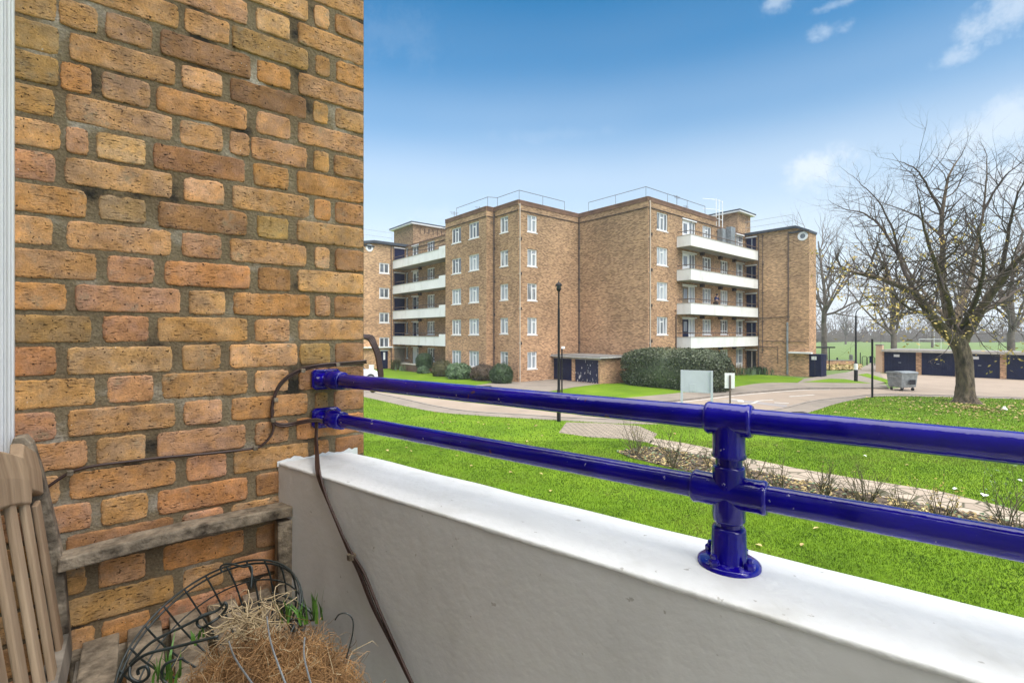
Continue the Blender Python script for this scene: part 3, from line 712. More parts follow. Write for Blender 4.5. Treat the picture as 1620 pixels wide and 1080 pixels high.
W(f_gl, g3(487), g3(510), 1.15, 2.40, 'slit'); W(f_gl, g3(555), g3(622), .16, 2.38, 'door'); W(f_gl, g3(712), g3(793), 1.05, 2.40, 'gallery')
for k in range(1, 5): wins.append((f_tl, f_tl.px(g3(203)), f_tl.px(g3(312)), 1.18 + 2.66 * (k - .56), 2.30 + 2.66 * (k - .56), 'stair', k))
wall_mb, tower_mb, tower_l = MB(), MB(), MB()
for f in (f_bay, f_br, f_p, f_a, f_b, f_lr):
    f.wall(wall_mb, 0, TOP, [w[1:5] for w in wins if w[0] is f])
xg = f_c.px(1133)
f_c.wall(wall_mb, 0, 13.45, [w[1:5] for w in wins if w[0] is f_c])
f_gl.wall(wall_mb, 0, 13.45, [w[1:5] for w in wins if w[0] is f_gl])
Face(C_, V2, xg).wall(wall_mb, 13.45, TOP)
TT = 13.42                                              # stair tower walls
# tower side walls with the sloping verge at the outer corner
def tower(f, side_x, flip):
    hol = [w[1:5] for w in wins if w[0] is f]
    if not flip:
        xt = f.px(1249); Face(f.p, f.d, xt).wall(tower_mb, 0, TT, hol)
        q = [(xt, 0), (f.L, 0), (f.L, TT - .52), (xt + .75, TT), (xt, TT)]
        tower_mb.quad([f.at(x, 0, z) for x, z in q], 0, [(x + f.p.x, z) for x, z in q])
    else:
        f.wall(tower_l, 0, TT, hol)
tower(f_tr, 0, False); tower(f_tl, 0, True)
f_tw.wall(tower_mb, 0, TT - .53)
# backs, so that the block is solid from every side
def back(mb, p, q, z1):
    q2 = [(p.x, p.y, 0), (q.x, q.y, 0), (q.x, q.y, z1), (p.x, p.y, z1)]; mb.quad(q2, 0, [(0, 0), ((q - p).length, 0), ((q - p).length, z1), (0, z1)])
TRb, TLb = W2_ + U2 * 9, TL + U2 * 4.0
back(tower_mb, W2_, TRb, 12.0); back(tower_l, TLb, TL, TT)
back(wall_mb, TRb, C_ + U2 * 12 + V2 * 20, 13.3); back(wall_mb, A_ + U2 * 24 + V2 * 11, TLb, 13.3); back(wall_mb, C_ + U2 * 12 + V2 * 20, A_ + U2 * 24 + V2 * 11, 13.3)
wall_o = wall_mb.build('wall', M['brick_far'], blk); tower_mb.build('stair_tower_wall', M['brick_tower'], blk); tower_l.build('stair_tower_wall', M['brick_tower'], blk)
# coping, dark band painted for the shadow line below the corbel, roofs
cop, lin_, rf = MB(), MB(), MB()
for f, xa, xb in ((f_bay, 0, f_bay.L), (f_br, .05, f_br.L), (f_p, 0, f_p.L), (f_a, .05, f_a.L), (f_b, 0, f_b.L), (f_c, .05, xg)):
    f.box(cop, xa, xb, -.28, .05, TOP + .002, TOP + .10)
    f.box(cop, xa, xb, .003, .035, TOP - .26, TOP)
    f.box(lin_, xa, xb, .004, .05, 13.46, 13.52)
for f, xa, xb in ((f_c, xg, f_c.L), (f_gl, 0, f_gl.L)):
    f.box(cop, xa, xb, -.28, .05, 13.452, 13.56); f.box(lin_, xa, xb, .004, .05, 13.02, 13.08)
cop.build('coping', M['coping'], blk); lin_.build('shadow_line', M['dark_line'], blk)
rf.prism([A_ + U2 * 24 + V2 * 11, T0l + V2 * .3, GL0 + V2 * .3, L_ + V2 * .4, Q_ + V2 * .4, P1_ + V2 * .4, A_ + V2 * .3 + U2 * .2, B_ + U2 * .3 + V2 * .3, C_ + U2 * .3 + V2 * .3, T0_ + U2 * .3, T0_ + V2 * 3 + U2 * 3, C_ + U2 * 12 + V2 * 20], 12.9, 13.15)
rf.build('roof', M['roof_felt'], blk)
tr = MB()
def fascia(f, x0, x1, za, zb, th, out, back):
    a, b = Vector(f.at(x0, out, za)), Vector(f.at(x1, out, zb)); bk = Vector(f.at(0, -back, 0)) - Vector(f.at(0, out, 0)); up = Vector((0, 0, th))
    v = [a, b, b + bk, a + bk]; i = len(tr.v)
    tr.v.extend(tuple(p) for p in v); tr.v.extend(tuple(p + up) for p in v)
    for q in ((3, 2, 1, 0), (4, 5, 6, 7), (0, 1, 5, 4), (1, 2, 6, 5), (2, 3, 7, 6), (3, 0, 4, 7)): tr.face([i + k for k in q])
xt = f_tr.px(1260)
fascia(f_tr, -1.2, xt, TT, TT, .22, .22, 5); fascia(f_tr, xt, f_tr.L + .08, TT, TT - .56, .22, .22, 1.75)
tr.build('tower_roof', M['roof_dark'], blk); tr = MB()
xl = f_tl.px(590)
fascia(f_tl, xl, f_tl.L + 1.2, TT + .02, TT + .02, .28, .30, 5); fascia(f_tl, -.2, xl, TT - .45, TT + .02, .28, .30, 5)
mb = MB(); f_tr.box(mb, f_tr.px(1249), f_tr.px(1270), .004, .12, TT - .42, TT - .30); mb.build('ledge', M['roof_dark'], blk); f_tl.box(tr, 0, f_tl.px(592), .004, .12, TT - .42, TT - .28)
tr.build('tower_roof', M['roof_dark'], blk)
# round windows of the stair towers
for f, px, py in ((f_tr, 1270, 373.5), (f_tl, 584.3, 392)):
    x = f.px(px); z = zat(py, f.p + f.d * x); c = Vector(f.at(x, .004, z)); n = f.n.to_3d()
    mb = MB(); mb.lathe([(.22, 0), (.22, .05), (.40, .05), (.42, .02), (.42, -.01)], c, 20, 0, n); fr = mb.build('round_window', M['upvc'], blk)
    mb = MB(); mb.lathe([(0, .012), (.215, .012)], c, 20, 0, n); mb.build('pane', M['pane_dark'], fr)
# ---- windows: one mesh per kind and size, every window its own object
def win_mesh(kind, w, h):
    fr, gl = MB(), MB()
    def bx(mb, x0, x1, z0, z1, y0, y1): mb.box((x0, y0, z0), (x1 - x0, 0, 0), (0, y1 - y0, 0), (0, 0, z1 - z0))
    t = .085; y0, y1 = .0, .07
    bx(fr, 0, w, 0, t, y0, y1); bx(fr, 0, w, h - t, h, y0, y1); bx(fr, 0, t, t, h - t, y0, y1); bx(fr, w - t, w, t, h - t, y0, y1)
    bx(fr, -.06, w + .06, -.07, -.003, -.09, .05)                             # sill
    door = None
    if kind == 'two':
        cols = [(t, w * .5 - .03, False), (w * .5 + .03, w - t, True)]
    elif kind in ('three', 'threec', 'gallery'):
        cols = [(t, w * .34 - .03, False), (w * .34 + .03, w * .66 - .03, True), (w * .66 + .03, w - t, False)]
    elif kind == 'stair': cols = [(t + .05, w * .5 - .05, False), (w * .5 + .05, w - t - .05, False)]
    elif kind == 'slit': cols = [(t, w - t, False)]
    elif kind == 'door': cols = [(w * .62, w - t, True)]; door = (t, w * .58)
    elif kind == 'doorset': cols = [(w * .58, w * .76, False), (w * .80, w - t, False)]; door = (t, w * .52)
    elif kind == 'doorset2': cols = [(t, w * .40, False), (w * .44, w - t, True)]
    last = t
    for a, b, vent in cols:
        if a - last > .02 and not door: bx(fr, last, a, t, h - t, y0, y1)
        z0 = t if kind not in ('doorset', 'doorset2', 'door') else h * .40
        if z0 > t: bx(fr, a - .001, b + .001, t, z0, y0 + .01, y1)
        if kind == 'gallery': bx(fr, a, b, h * .22, h * .22 + .06, y0, y1)
        if kind == 'stair': bx(fr, t, w - t, t, t + .05, y0, y1); bx(fr, t, w - t, h - t - .05, h - t, y0, y1); z0 = t + .05
        top = h - t - (.05 if kind == 'stair' else 0)
        if vent:
            bx(fr, a, b, h * .70, h * .70 + .07, y0 - .01, y1)
            bx(fr, a, a + .035, z0, h * .70, y0 - .012, y1 - .01); bx(fr, b - .035, b, z0, h * .70, y0 - .012, y1 - .01)
        gl.quad([(a, .045, z0), (b, .045, z0), (b, .045, top), (a, .045, top)])
        last = b
    if w - t - last > .02 and not door: bx(fr, last, w - t, t, h - t, y0, y1)
    if door:
        if kind == 'door': bx(fr, door[1], cols[0][0], t, h - t, y0, y1)
        else: bx(fr, door[1], cols[0][0], t, h - t, y0, y1); bx(fr, cols[0][1], cols[1][0], t, h - t, y0, y1)
    return fr, gl, door
cache = {}
rw = random.Random(4)
door_cols = ['upvc', 'navy_paint', 'wood_dark', 'upvc']
GZ = {(f_gl, 4): 'upvc', (f_gl, 3): 'pale', (f_gl, 2): 'navy_paint', (f_gl, 1): 'navy_paint', (f_gl, 0): 'upvc'}
NAME = {'slit': 'window', 'door': 'door_set', 'doorset': 'door_set', 'doorset2': 'door_set'}
for f, x0, x1, z0, z1, kind, row in wins:
    w, h = x1 - x0, z1 - z0
    pm = M['pane_dark'] if kind in ('stair', 'slit') else M[rw.choice(['pane_net', 'pane_net', 'pane_mixed', 'pane_dark'] if kind != 'gallery' else ['pane_mixed', 'pane_dark', 'pane_net'])]
    key = (kind, round(w, 3), round(h, 3), pm.name)
    if key not in cache:
        fr, gl, dr_ = win_mesh(kind, w, h)
        cache[key] = (fr, gl, dr_)
    fr, gl, dr_ = cache[key]
    if not isinstance(fr, bpy.types.Mesh):
        o = fr.build(NAME.get(kind, 'window'), M['upvc']); g_ = gl.build('pane', pm)
        cache[key] = (o.data, g_.data, dr_); fd, gd = o.data, g_.data
    else:
        fd, gd = fr, gl; o = bpy.data.objects.new(NAME.get(kind, 'window'), fd); COL.objects.link(o)
        g_ = bpy.data.objects.new('pane', gd); COL.objects.link(g_)
    o.parent = blk; p = Vector(f.at(x0, -.085, z0)); o.location = p - Vector(ORG[blk.name]); o.rotation_euler = (0, 0, f.ang)
    o.location += f.n.to_3d() * .015
    g_.parent = o
    if dr_:
        mb = MB(); mb.box((dr_[0], .015, .03), (dr_[1] - dr_[0], 0, 0), (0, .05, 0), (0, 0, h - .10))
        dm = GZ.get((f, row)) or door_cols[row % 4]
        dm = 'upvc' if dm == 'pale' else dm
        d_ = mb.build('door', M[dm]); d_.parent = o
        mb = MB(); e = (dr_[1] - dr_[0])
        mb.box((dr_[0] + e * .22, .003, h * .52), (e * .56, 0, 0), (0, .011, 0), (0, 0, h * .36))
        if row or kind != 'door': 
            dp = mb.build('pane', M['pane_dark']); dp.parent = o
    if kind in ('doorset', 'doorset2', 'door'):
        mb = MB(); mb.box((-.08, -.16, h + .003), (w + .16, 0, 0), (0, .20, 0), (0, 0, .09)); l_ = mb.build('lintel', M['upvc']); l_.parent = o
# ---- balconies: parapet, slab, rail
def balcony(f, xa, xb, depth, z, end_left, rail=True, step=None):
    pa = MB()
    f.box(pa, xa, xb, depth - .12, depth, z, z + .86)
    if step: f.box(pa, step[0], step[1], depth - .119, depth + .001, z + .862, z + 1.10)
    if end_left: f.box(pa, xa, xa + .12, .01, depth - .121, z, z + .86)
    o = pa.build('balcony', M['slab_white'], blk)
    c = MB(); f.box(c, xa - .02, (step[0] if step else xb), depth - .15, depth + .03, z + .863, z + .91)
    if end_left: f.box(c, xa - .02, xa + .15, .01, depth - .152, z + .863, z + .91)
    c.build('parapet_coping', M['concrete'], o)
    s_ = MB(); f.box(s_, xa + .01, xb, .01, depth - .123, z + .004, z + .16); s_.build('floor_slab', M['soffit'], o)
    if rail:
        r_ = MB(); zr = z + 1.22; q = [f.at(xa + .06, .02, zr)] if end_left else []
        q += [f.at(xa + .06, depth - .06, zr), f.at(xb, depth - .06, zr)]
        r_.tube(q, .035, 5)
        n = max(2, int((xb - xa) / 1.8))
        for i in range(n + 1):
            x = xa + .06 + (xb - xa - .1) * i / n; r_.tube([f.at(x, depth - .06, z + .9), f.at(x, depth - .06, zr)], .014, 4)
        r_.build('handrail', M['rail_brown'], o)
    return o
xb0 = f_c.px(1070.5); xb1 = f_c.L
for k in range(1, 5):
    balcony(f_c, xb0, xb1, 1.25, S * k - .02, True)
    balcony(f_gl, 0.02, f_gl.L - .05, 1.55, S * k - .02, False, True, (f_gl.L - 1.15, f_gl.L - .05))
# tower doors inside the galleries, and the ground floor entrances
for k in range(0, 5):
    mb = MB(); f_tr.box(mb, .14, 1.02, .004, .05, S * k + .14, S * k + 2.2); d = mb.build('landing_door', M['navy_paint' if k else 'black_metal'], blk)
    mb = MB(); f_tr.box(mb, .62, .70, .052, .07, S * k + .2, S * k + 2.15); mb.build('door_post', M['pipe_pale' if not k else 'steel'], d)
    mb = MB(); f_tl.box(mb, f_tl.L - 1.35, f_tl.L - .12, .004, .05, S * k + .14, S * k + 2.25); d = mb.build('landing_door', M['navy_paint' if k else 'wood_dark'], blk)
    mb = MB(); f_tr.box(mb, .05, 1.12, .004, .12, S * k + 2.25, S * k + 2.34); f_tl.box(mb, f_tl.L - 1.42, f_tl.L - .05, .004, .12, S * k + 2.30, S * k + 2.39); mb.build('door_head', M['upvc'], blk)
mb = MB(); f_tr.box(mb, f_tr.px(1250), f_tr.L + .30, .004, .42, 2.08, 2.22); f_tl.box(mb, .1, f_tl.px(619), .004, .42, 2.34, 2.48); mb.build('entrance_canopy', M['slab_white'], blk)
mb = MB(); f_tl.box(mb, f_tl.px(g3(215)), f_tl.px(g3(292)), .004, .04, .1, 2.0); d = mb.build('entrance_door', M['navy_paint'], blk)
mb = MB(); f_tl.box(mb, f_tl.px(g3(212)), f_tl.px(g3(296)), .004, .07, 2.003, 2.12); mb.build('door_head', M['upvc'], d)
mb = MB(); f_tl.box(mb, f_tl.px(g3(243)), f_tl.px(g3(264)), .042, .05, 1.05, 1.85); mb.build('notice', M['frame_white'], d)
# lift houses on the roof
def lifthouse(corner, lu, lv, z1, name):
    b = thing_part = None
    p = [corner, corner + V2 * lv, corner + V2 * lv + U2 * lu, corner + U2 * lu]
    f1, f2 = Face(corner + U2 * lu, -U2, lu), Face(corner, V2, lv); mb = MB()
    f1.wall(mb, 13.16, z1); f2.wall(mb, 13.16, z1); back(mb, p[1], p[2], z1); back(mb, p[2], p[3], z1)
    o = mb.build(name, M['brick_far'], blk)
    mb = MB(); e = .45
    mb.prism([corner - U2 * e - V2 * e, corner + V2 * (lv + e) - U2 * e, corner + V2 * (lv + e) + U2 * (lu + e), corner + U2 * (lu + e) - V2 * e], z1 + .002, z1 + .13)
    mb.build('roof', M['roof_dark'], o)
    mb = MB(); mb.prism([corner - U2 * (e - .03) - V2 * (e - .03), corner + V2 * (lv + e - .03) - U2 * (e - .03), corner + V2 * (lv + e - .03) + U2 * (lu + e - .03), corner + U2 * (lu + e - .03) - V2 * (e - .03)], z1 - .14, z1); mb.build('fascia', M['upvc'], o)
    mb = MB()
    for i in range(7): f2.box(mb, lv * .15 + i * lv * .1, lv * .15 + i * lv * .1 + .09, .004, .02, z1 - 1.1, z1 - .45)
    mb.build('vent', M['dark_line'], o)
    return o
q0 = C_ + U2 * 3.0; c0 = q0 + V2 * on(q0, V2, 1167); lifthouse(c0, 3.6, 3.1, zat(334, c0), 'lift_house')
q0 = GL0 + V2 * 2.6; c0 = q0 + U2 * on(q0, U2, 653.5); lifthouse(c0, 5.0, 6.0, zat(353, c0), 'lift_house')
# roof railings
def railing(pts, z, h, mname='rail_brown', rails=1, r=.022):
    mb = MB(); 
    for k in range(rails):
        mb.tube([(p.x, p.y, z + h * (k + 1) / rails) for p in pts], r, 5)
    for i in range(len(pts) - 1):
        n = max(1, int((pts[i + 1] - pts[i]).length / 2.4))
        for j in range(n + 1):
            q = pts[i].lerp(pts[i + 1], j / n); mb.tube([(q.x, q.y, z - .3), (q.x, q.y, z + h)], r * .8, 4)
    mb.build('roof_railing', M[mname], blk)
i_ = .55
railing([L_ - U2 * 1.0 + V2 * i_, Q_ + U2 * i_ + V2 * i_, P1_ + V2 * i_ + U2 * .2, A_ + V2 * i_ + U2 * i_, B_ + U2 * i_ - V2 * 1.2], TOP + .1, .95)
railing([B_ - U2 * .6 + V2 * .6 + U2 * 0, C_ + V2 * i_ + U2 * i_, C_ + V2 * 9.6 + U2 * i_], TOP + .1, .95)
railing([GL0 + V2 * .6 + U2 * .3, GL0 + V2 * .6 + U2 * 7], 13.5, 1.0)
railing([T0_ + U2 * .2 + V2 * .6, W_ + U2 * 1.6 + V2 * .7], TT + .3, 1.15, 'steel', 2, .016)
railing([TL + V2 * 1.0 + U2 * .8, TL + V2 * 4.8 + U2 * .8], TT + .4, 1.15, 'steel', 2, .016)
# roof access ladder cage and water tank housing by the right gallery
mb = MB(); xk = f_c.px(1138)
for dx in (0, .55, 1.2):
    mb.tube([f_c.at(xk + dx, -.3, 12.7), f_c.at(xk + dx, -.3, 16.2)], .035, 5)
for z in (13.6, 14.4, 15.2, 16.1): mb.tube([f_c.at(xk - 1.3, -.9, z), f_c.at(xk, -.3, z), f_c.at(xk + 1.2, -.3, z), f_c.at(xk + 3, -1.2, z - .2)], .025, 5)
mb.build('roof_ladder', M['frame_white'], blk)
mb = MB(); f_c.box(mb, f_c.px(1134.5), f_c.px(1139.5), .004, .5, 11.0, 13.3); f_c.box(mb, f_c.px(1148), f_c.px(1155), .004, .5, 11.0, 13.7); mb.build('bin_chute', M['steel'], blk)
# television aerials
def aerial(p, z, h):
    mb = MB(); mb.tube([(p.x, p.y, z), (p.x, p.y, z + h)], .022, 5)
    for k, w in ((.0, .55), (-.25, .42), (-.5, .36)):
        mb.tube([(p.x - w * .77, p.y - w * .64, z + h + k * .4 - .1), (p.x + w * .77, p.y + w * .64, z + h + k * .4 - .1)], .012, 4)
    mb.build('aerial', M['rail_brown'], blk)
for t_, o_, h_ in ((8.2, 2.5, 3.3), (9.5, 4, 2.6), (11, 3.2, 3.0)): aerial(C_ + V2 * t_ + U2 * o_, 13.15, h_)
aerial(GL0 + V2 * 1.5 + U2 * 3.2, 13.3, 2.9); aerial(L_ + V2 * 3 - U2 * 1.2, 13.3, 2.5)
# rainwater and waste pipes
def pipe(f, px, z0, z1, m, r=.05, out=.07):
    x = f.px(px); mb = MB(); mb.tube([f.at(x, out, z0), f.at(x, out, z1)], r, 8)
    for k in range(int((z1 - z0) / 2.7) + 1): f.box(mb, x - .09, x + .09, .004, out, z0 + .3 + 2.7 * k, z0 + .38 + 2.7 * k)
    mb.build('drainpipe', M[m], blk)
pipe(f_a, 821.8, .1, TOP - .2, 'pipe_pale', .045); pipe(f_c, 1027.6, .1, TOP - .2, 'pipe_pale', .045)
pipe(f_b, 917, .1, 13.9, 'rail_brown', .05); pipe(f_p, 782.4, .1, 13.8, 'rail_brown', .05)
pipe(f_tr, 1200.5, .1, TT - .2, 'rail_brown', .05); pipe(f_tr, 1207, 2, TT - .2, 'rail_brown', .03); pipe(f_tr, 1247.5, 5, TT - .2, 'rail_brown', .05); pipe(f_tr, 1246, .1, 4.9, 'steel', .09)
pipe(f_tl, 618.5, .1, TT, 'rail_brown', .05); pipe(f_tl, 622, 3, TT, 'rail_brown', .03); pipe(f_c, 1068.5, 2.7, 5.4, 'rail_brown', .04)
mb = MB()
def run(f, q): mb.tube([f.at(f.px(a), .06, zat(b, f.p + f.d * f.px(a))) for a, b in q], .03, 6)
run(f_tr, [(1200, 548.5), (1231, 549), (1231, 575)]); run(f_tr, [(1205, 539), (1238, 539.5), (1243, 543)]); run(f_tr, [(1247, 540), (1276, 540)]); run(f_tr, [(1196, 503.5), (1250, 500.5)])
mb.build('waste_pipe', M['rail_brown'], blk)
# small wall boxes and vents
mb = MB()
for f, px, zz in ((f_p, 779.9 + 2, [2.6 + S * k for k in range(5)]), (f_a, 822.8, [3 + S * k for k in range(4)]), (f_b, 908 + 8, [3 + S * k for k in range(4)]), (f_c, 1029.5, [3.2 + S * k for k in range(4)])):
    for z in zz: f.box(mb, f.px(px), f.px(px) + .14, .004, .08, z, z + .22)
mb.build('wall_vent', M['dark_line'], blk)
# dark boxes on the gallery walls just under the slabs
mb = MB()
for k in range(1, 5):
    for px in (1107, 1136, 1158): f_c.box(mb, f_c.px(px), f_c.px(px) + .3, .004, .3, S * k - .30, S * k - .05)
    f_gl.box(mb, f_gl.px(665), f_gl.px(665) + .3, .004, .3, S * k - .30, S * k - .05)
mb.build('underslab_box', M['dark_line'], blk)
# planters and steps at the ground floor
mb = MB(); f_gl.box(mb, f_gl.L * .30, f_gl.L * .62, 1.6, 2.2, .0, .75); mb.build('planter', M['coping'], blk); mb = MB(); f_tl.box(mb, f_tl.L - .9, f_tl.L + .3, .5, 1.0, 0, .7); mb.build('planter', M['coping'], blk)
mb = MB(); f_gl.box(mb, f_gl.L * .30 - .03, f_gl.L * .62 + .03, 1.57, 2.23, .752, .82); f_tl.box(mb, f_tl.L - .93, f_tl.L + .33, .47, 1.03, .702, .76); mb.build('planter_coping', M['concrete'], blk)
mb = MB(); f_c.box(mb, f_c.px(1163), f_c.px(1178), .9, 1.5, 0, .45); mb.build('planter', M['coping'], blk)
# ------------------------------------------------------------------ the balcony we stand on
WD = Vector((.787, .617)); WN = Vector((.617, -.787)); E_ = Vector((-.4888, 1.583))     # side wall: direction, outward normal, free end
PD = Vector((-.8029, .5961)); PN = Vector((.5961, .8029))                              # parapet: direction to the wall, outward normal
def wpx(px):                                            # distance along the side wall from its free end
    k = (px - CX) / F; return (E_.x - k * E_.y) / (WD.x - k * WD.y)
def wp(t, out, z): q = E_ - WD * t + WN * out; return Vector((q.x, q.y, z))
def wat(px, py, out=.012):
    t = wpx(px); q = E_ - WD * t + WN * out; return Vector((q.x, q.y, H - (py - HZ) / F * q.y))
FLZ = 2.75
CR = .075; CC = H + 1.022
odd = [(24, 88), (104, 275), (289, 354), (366, 488), (497, 521), (530, 574)]
even = [(24, 150), (160, 238), (250, 392), (405, 459), (471, 574)]
rows = {3: [(24, 90), (100, 283), (292, 363), (367, 488), (499, 522), (532, 574)],
 4: [(24, 89), (93, 155), (166, 241), (253, 397), (406, 460), (472, 574)],
 5: [(24, 94), (109, 278), (287, 352), (364, 485), (495, 519), (530, 574)],
 6: [(24, 93), (95, 145), (160, 238), (247, 391), (405, 460), (471, 574)],
 7: [(24, 87), (104, 273), (284, 353), (363, 395), (397, 486), (496, 521), (528, 574)],
 8: [(24, 96), (104, 140), (152, 231), (242, 388), (400, 457), (470, 574)],
 9: [(24, 88), (102, 273), (290, 355), (367, 490), (497, 523), (530, 574)],
 10: [(24, 137), (156, 231), (250, 391), (406, 457), (470, 574)],
 11: [(24, 84), (105, 271), (287, 351), (364, 485), (498, 522), (530, 574)],
 12: [(24, 153), (169, 244), (260, 396), (408, 460), (471, 574)],
 13: [(24, 105), (118, 286), (298, 357), (369, 491), (498, 523), (529, 574)],
 14: [(23, 145), (162, 236), (249, 392), (403, 459), (472, 574)],
 15: [(23, 89), (105, 273), (288, 350), (363, 471), (474, 523), (530, 574)],
 16: [(24, 151), (169, 243), (256, 392), (403, 457), (472, 574)],
 17: [(24, 88), (107, 278), (290, 352), (366, 487), (498, 519), (528, 574)],
 18: [(24, 138), (152, 231), (248, 389), (403, 457), (469, 574)],
 19: [(24, 95), (109, 278), (295, 359), (369, 488), (497, 521), (530, 574)],
 20: [(24, 145), (159, 235), (249, 392), (405, 470), (478, 574)],
 22: [(24, 136), (155, 231), (258, 386), (405, 470), (478, 574)]}
PAL = dict(y=(.48, .285, .100), o=(.53, .265, .095), t=(.54, .315, .140), p=(.55, .300, .165), l=(.63, .390, .185), b=(.33, .170, .078), d=(.235, .120, .062), g=(.38, .255, .150), v=(.37, .240, .085))
PAL = {k: tuple((a * .64 + m * .36) * 1.08 for a, m in zip(v, (.50, .290, .155))) for k, v in PAL.items()}
cols = {3: 'vttvyo', 4: 'vtgdot', 5: 'vtldyt', 6: 'vogopp', 7: 'yptppyb', 8: 'tplboot', 9: 'ppltob', 10: 'ygbvt', 11: 'tlptpd', 12: 'tpobt', 13: 'optopb', 14: 'vpylt', 15: 'oltlvb', 16: 'ypvlb', 17: 'ptpovb', 18: 'tlpto', 19: 'topyob', 20: 'pyobd', 22: 'ytobd'}
wallt = thing('brick_wall', (E_.x, E_.y, 0), 'weathered yellow and orange brick side wall of the balcony with wide mortar joints', 'wall')
bm_ = MB(); rb = random.Random(21)
def nz(x, y, s): return noise.noise(Vector((x * 3.1 + s * 17.3, y * 3.1 - s * 9.7, s * 4.1)))
bid = 0
def brick(t0, t1, z0, z1, col, corner=False):
    """one brick: rounded worn face proud of the mortar"""
    global bid; bid += 1
    w, h = t0 - t1, z1 - z0; nx, nzv = max(6, int(w / .011)), 8
    xs = [0, .008, .03] + [.03 + (1 - .06) * (i + 1) / nx for i in range(nx - 1)] + [.97, .992, 1]
    if w < .1: xs = [0, .02, .07] + [.07 + .86 * (i + 1) / nx for i in range(nx - 1)] + [.93, .98, 1]
    zs = [0, .022, .075] + [.075 + .85 * (i + 1) / nzv for i in range(nzv - 1)] + [.925, .978, 1]
    prot = rb.uniform(.0008, .0026); tilt = rb.uniform(-.0012, .0012); tz = rb.uniform(-.0015, .0015)
    base = len(bm_.v)
    for b in zs:
        for a in xs:
            # jitter of the outline, corners rounded off
            ea, eb = min(a, 1 - a) * w, min(b, 1 - b) * h
            x, z = a * w, b * h
            ed = min(ea, eb)
            k = max(0, 1 - ed / .012)
            jx = nz(a * w * 60, b * h * 60, bid * .37) * .0030 * k; jz = nz(a * w * 60 + 9, b * h * 60, bid * .53) * .0032 * k
            cr = max(0, .013 - ea) * max(0, .013 - eb) / .013 ** 2
            sx = (1 if a < .5 else -1) * cr * .0030; sz = (1 if b < .5 else -1) * cr * .0030
            if corner and a > .5: jx *= .4; sx = 0
            o = prot + tilt * (a - .5) * 2 + tz * (b - .5) * 2 + nz(x * 26, z * 40, bid * .71) * .0016 + nz(x * 80, z * 110, bid * .31) * .0009
            if ed < 1e-6: o = -.004
            elif ed < .0025: o -= .0007
            t = t0 - (x + jx + sx); zz = z0 + z + jz + sz
            if corner and a == 1: o = prot - .002
            bm_.v.append(tuple(wp(t, o, zz)))
    n = len(xs)
    u0 = rb.uniform(0, 50)
    for j in range(len(zs) - 1):
        for i in range(n - 1):
            q = (base + j * n + i, base + j * n + i + 1, base + (j + 1) * n + i + 1, base + (j + 1) * n + i)
            uv = [(u0 + xs[i] * w, z0 + zs[j] * h), (u0 + xs[i + 1] * w, z0 + zs[j] * h), (u0 + xs[i + 1] * w, z0 + zs[j + 1] * h), (u0 + xs[i] * w, z0 + zs[j + 1] * h)]
            bm_.face(q, 0, uv, col)
    if corner:                                          # the brick's end, round the corner of the wall
        e = [base + j * n + n - 1 for j in range(len(zs))]
        for j in range(len(zs) - 1):
            p, q = Vector(bm_.v[e[j]]), Vector(bm_.v[e[j + 1]]); bk = Vector((WN.x, WN.y, 0)) * -.10
            b2 = len(bm_.v); bm_.v.extend((tuple(p + bk), tuple(q + bk)))
            uv = [(u0, z0 + zs[j] * h), (u0 + .1, z0 + zs[j] * h), (u0 + .1, z0 + zs[j + 1] * h), (u0, z0 + zs[j + 1] * h)]
            bm_.face((e[j], b2, b2 + 1, e[j + 1]), 0, uv, col)
for r_ in range(-5, 28):
    zt = CC - CR * (r_ - 1); zb = zt - CR
    lst = rows.get(r_) or (odd if r_ % 2 else even); cs = cols.get(r_)
    for i, (a, b) in enumerate(lst):
        c = PAL[cs[i]] if cs and i < len(cs) else PAL[rb.choice('yottplbpo')]
        f_ = rb.uniform(.88, 1.12); c = tuple(min(.9, x * f_ * rb.uniform(.96, 1.04)) for x in c)
        corner = b >= 574
        t0 = wpx(a) - (.0 if a > 24 else -.09); t1 = wpx(b) if not corner else 0.0
        dz0, dz1 = rb.uniform(-.0015, .002), rb.uniform(-.0015, .002)
        brick(t0, t1, zb + .0043 + dz0, zt - .0043 + dz1, c, corner)
# hidden inner side of the pier and its top
mo = MB()
nx_, nz_ = 74, 200
z_lo, z_hi = FLZ - .02, CC + CR * 5
for j in range(nz_ + 1):
    for i in range(nx_ + 1):
        t = -.0015 + .90 * i / nx_; z = z_lo + (z_hi - z_lo) * j / nz_
        o = noise.noise(Vector((t * 30, z * 30, 3))) * .0022 + noise.noise(Vector((t * 110, z * 110, 5))) * .0010 - .0019
        mo.v.append(tuple(wp(t, o, z)))
for j in range(nz_):
    for i in range(nx_):
        b = j * (nx_ + 1) + i
        uvq = [(.90 * ii / nx_, (z_hi - z_lo) * jj / nz_) for ii, jj in ((i, j), (i, j + 1), (i + 1, j + 1), (i + 1, j))]
        mo.face((b, b + nx_ + 1, b + nx_ + 2, b + 1), 0, uvq)
def wallbox(mb, t0, t1, o0, o1, z0, z1):
    a = wp(t0, o0, z0); mb.box(a, (wp(t1, o0, z0) - a), (wp(t0, o1, z0) - a), (0, 0, z1 - z0))
wallbox(mo, .90, .0, -.34, -.012, z_lo, z_hi)
bo = bm_.build('bricks', M['brick_near'], wallt, smooth=True); mo.build('mortar', M['mortar_near'], wallt, smooth=True)
# the pier goes on below, to the ground
lw = MB(); q = [E_ - WN * .34, E_ - WN * .002, E_ - WD * .9 - WN * .002, E_ - WD * .9 - WN * .34]
lw.prism([tuple(p) for p in q], 0, FLZ - .021); lw.build('pier_base', M['brick_far'], wallt)
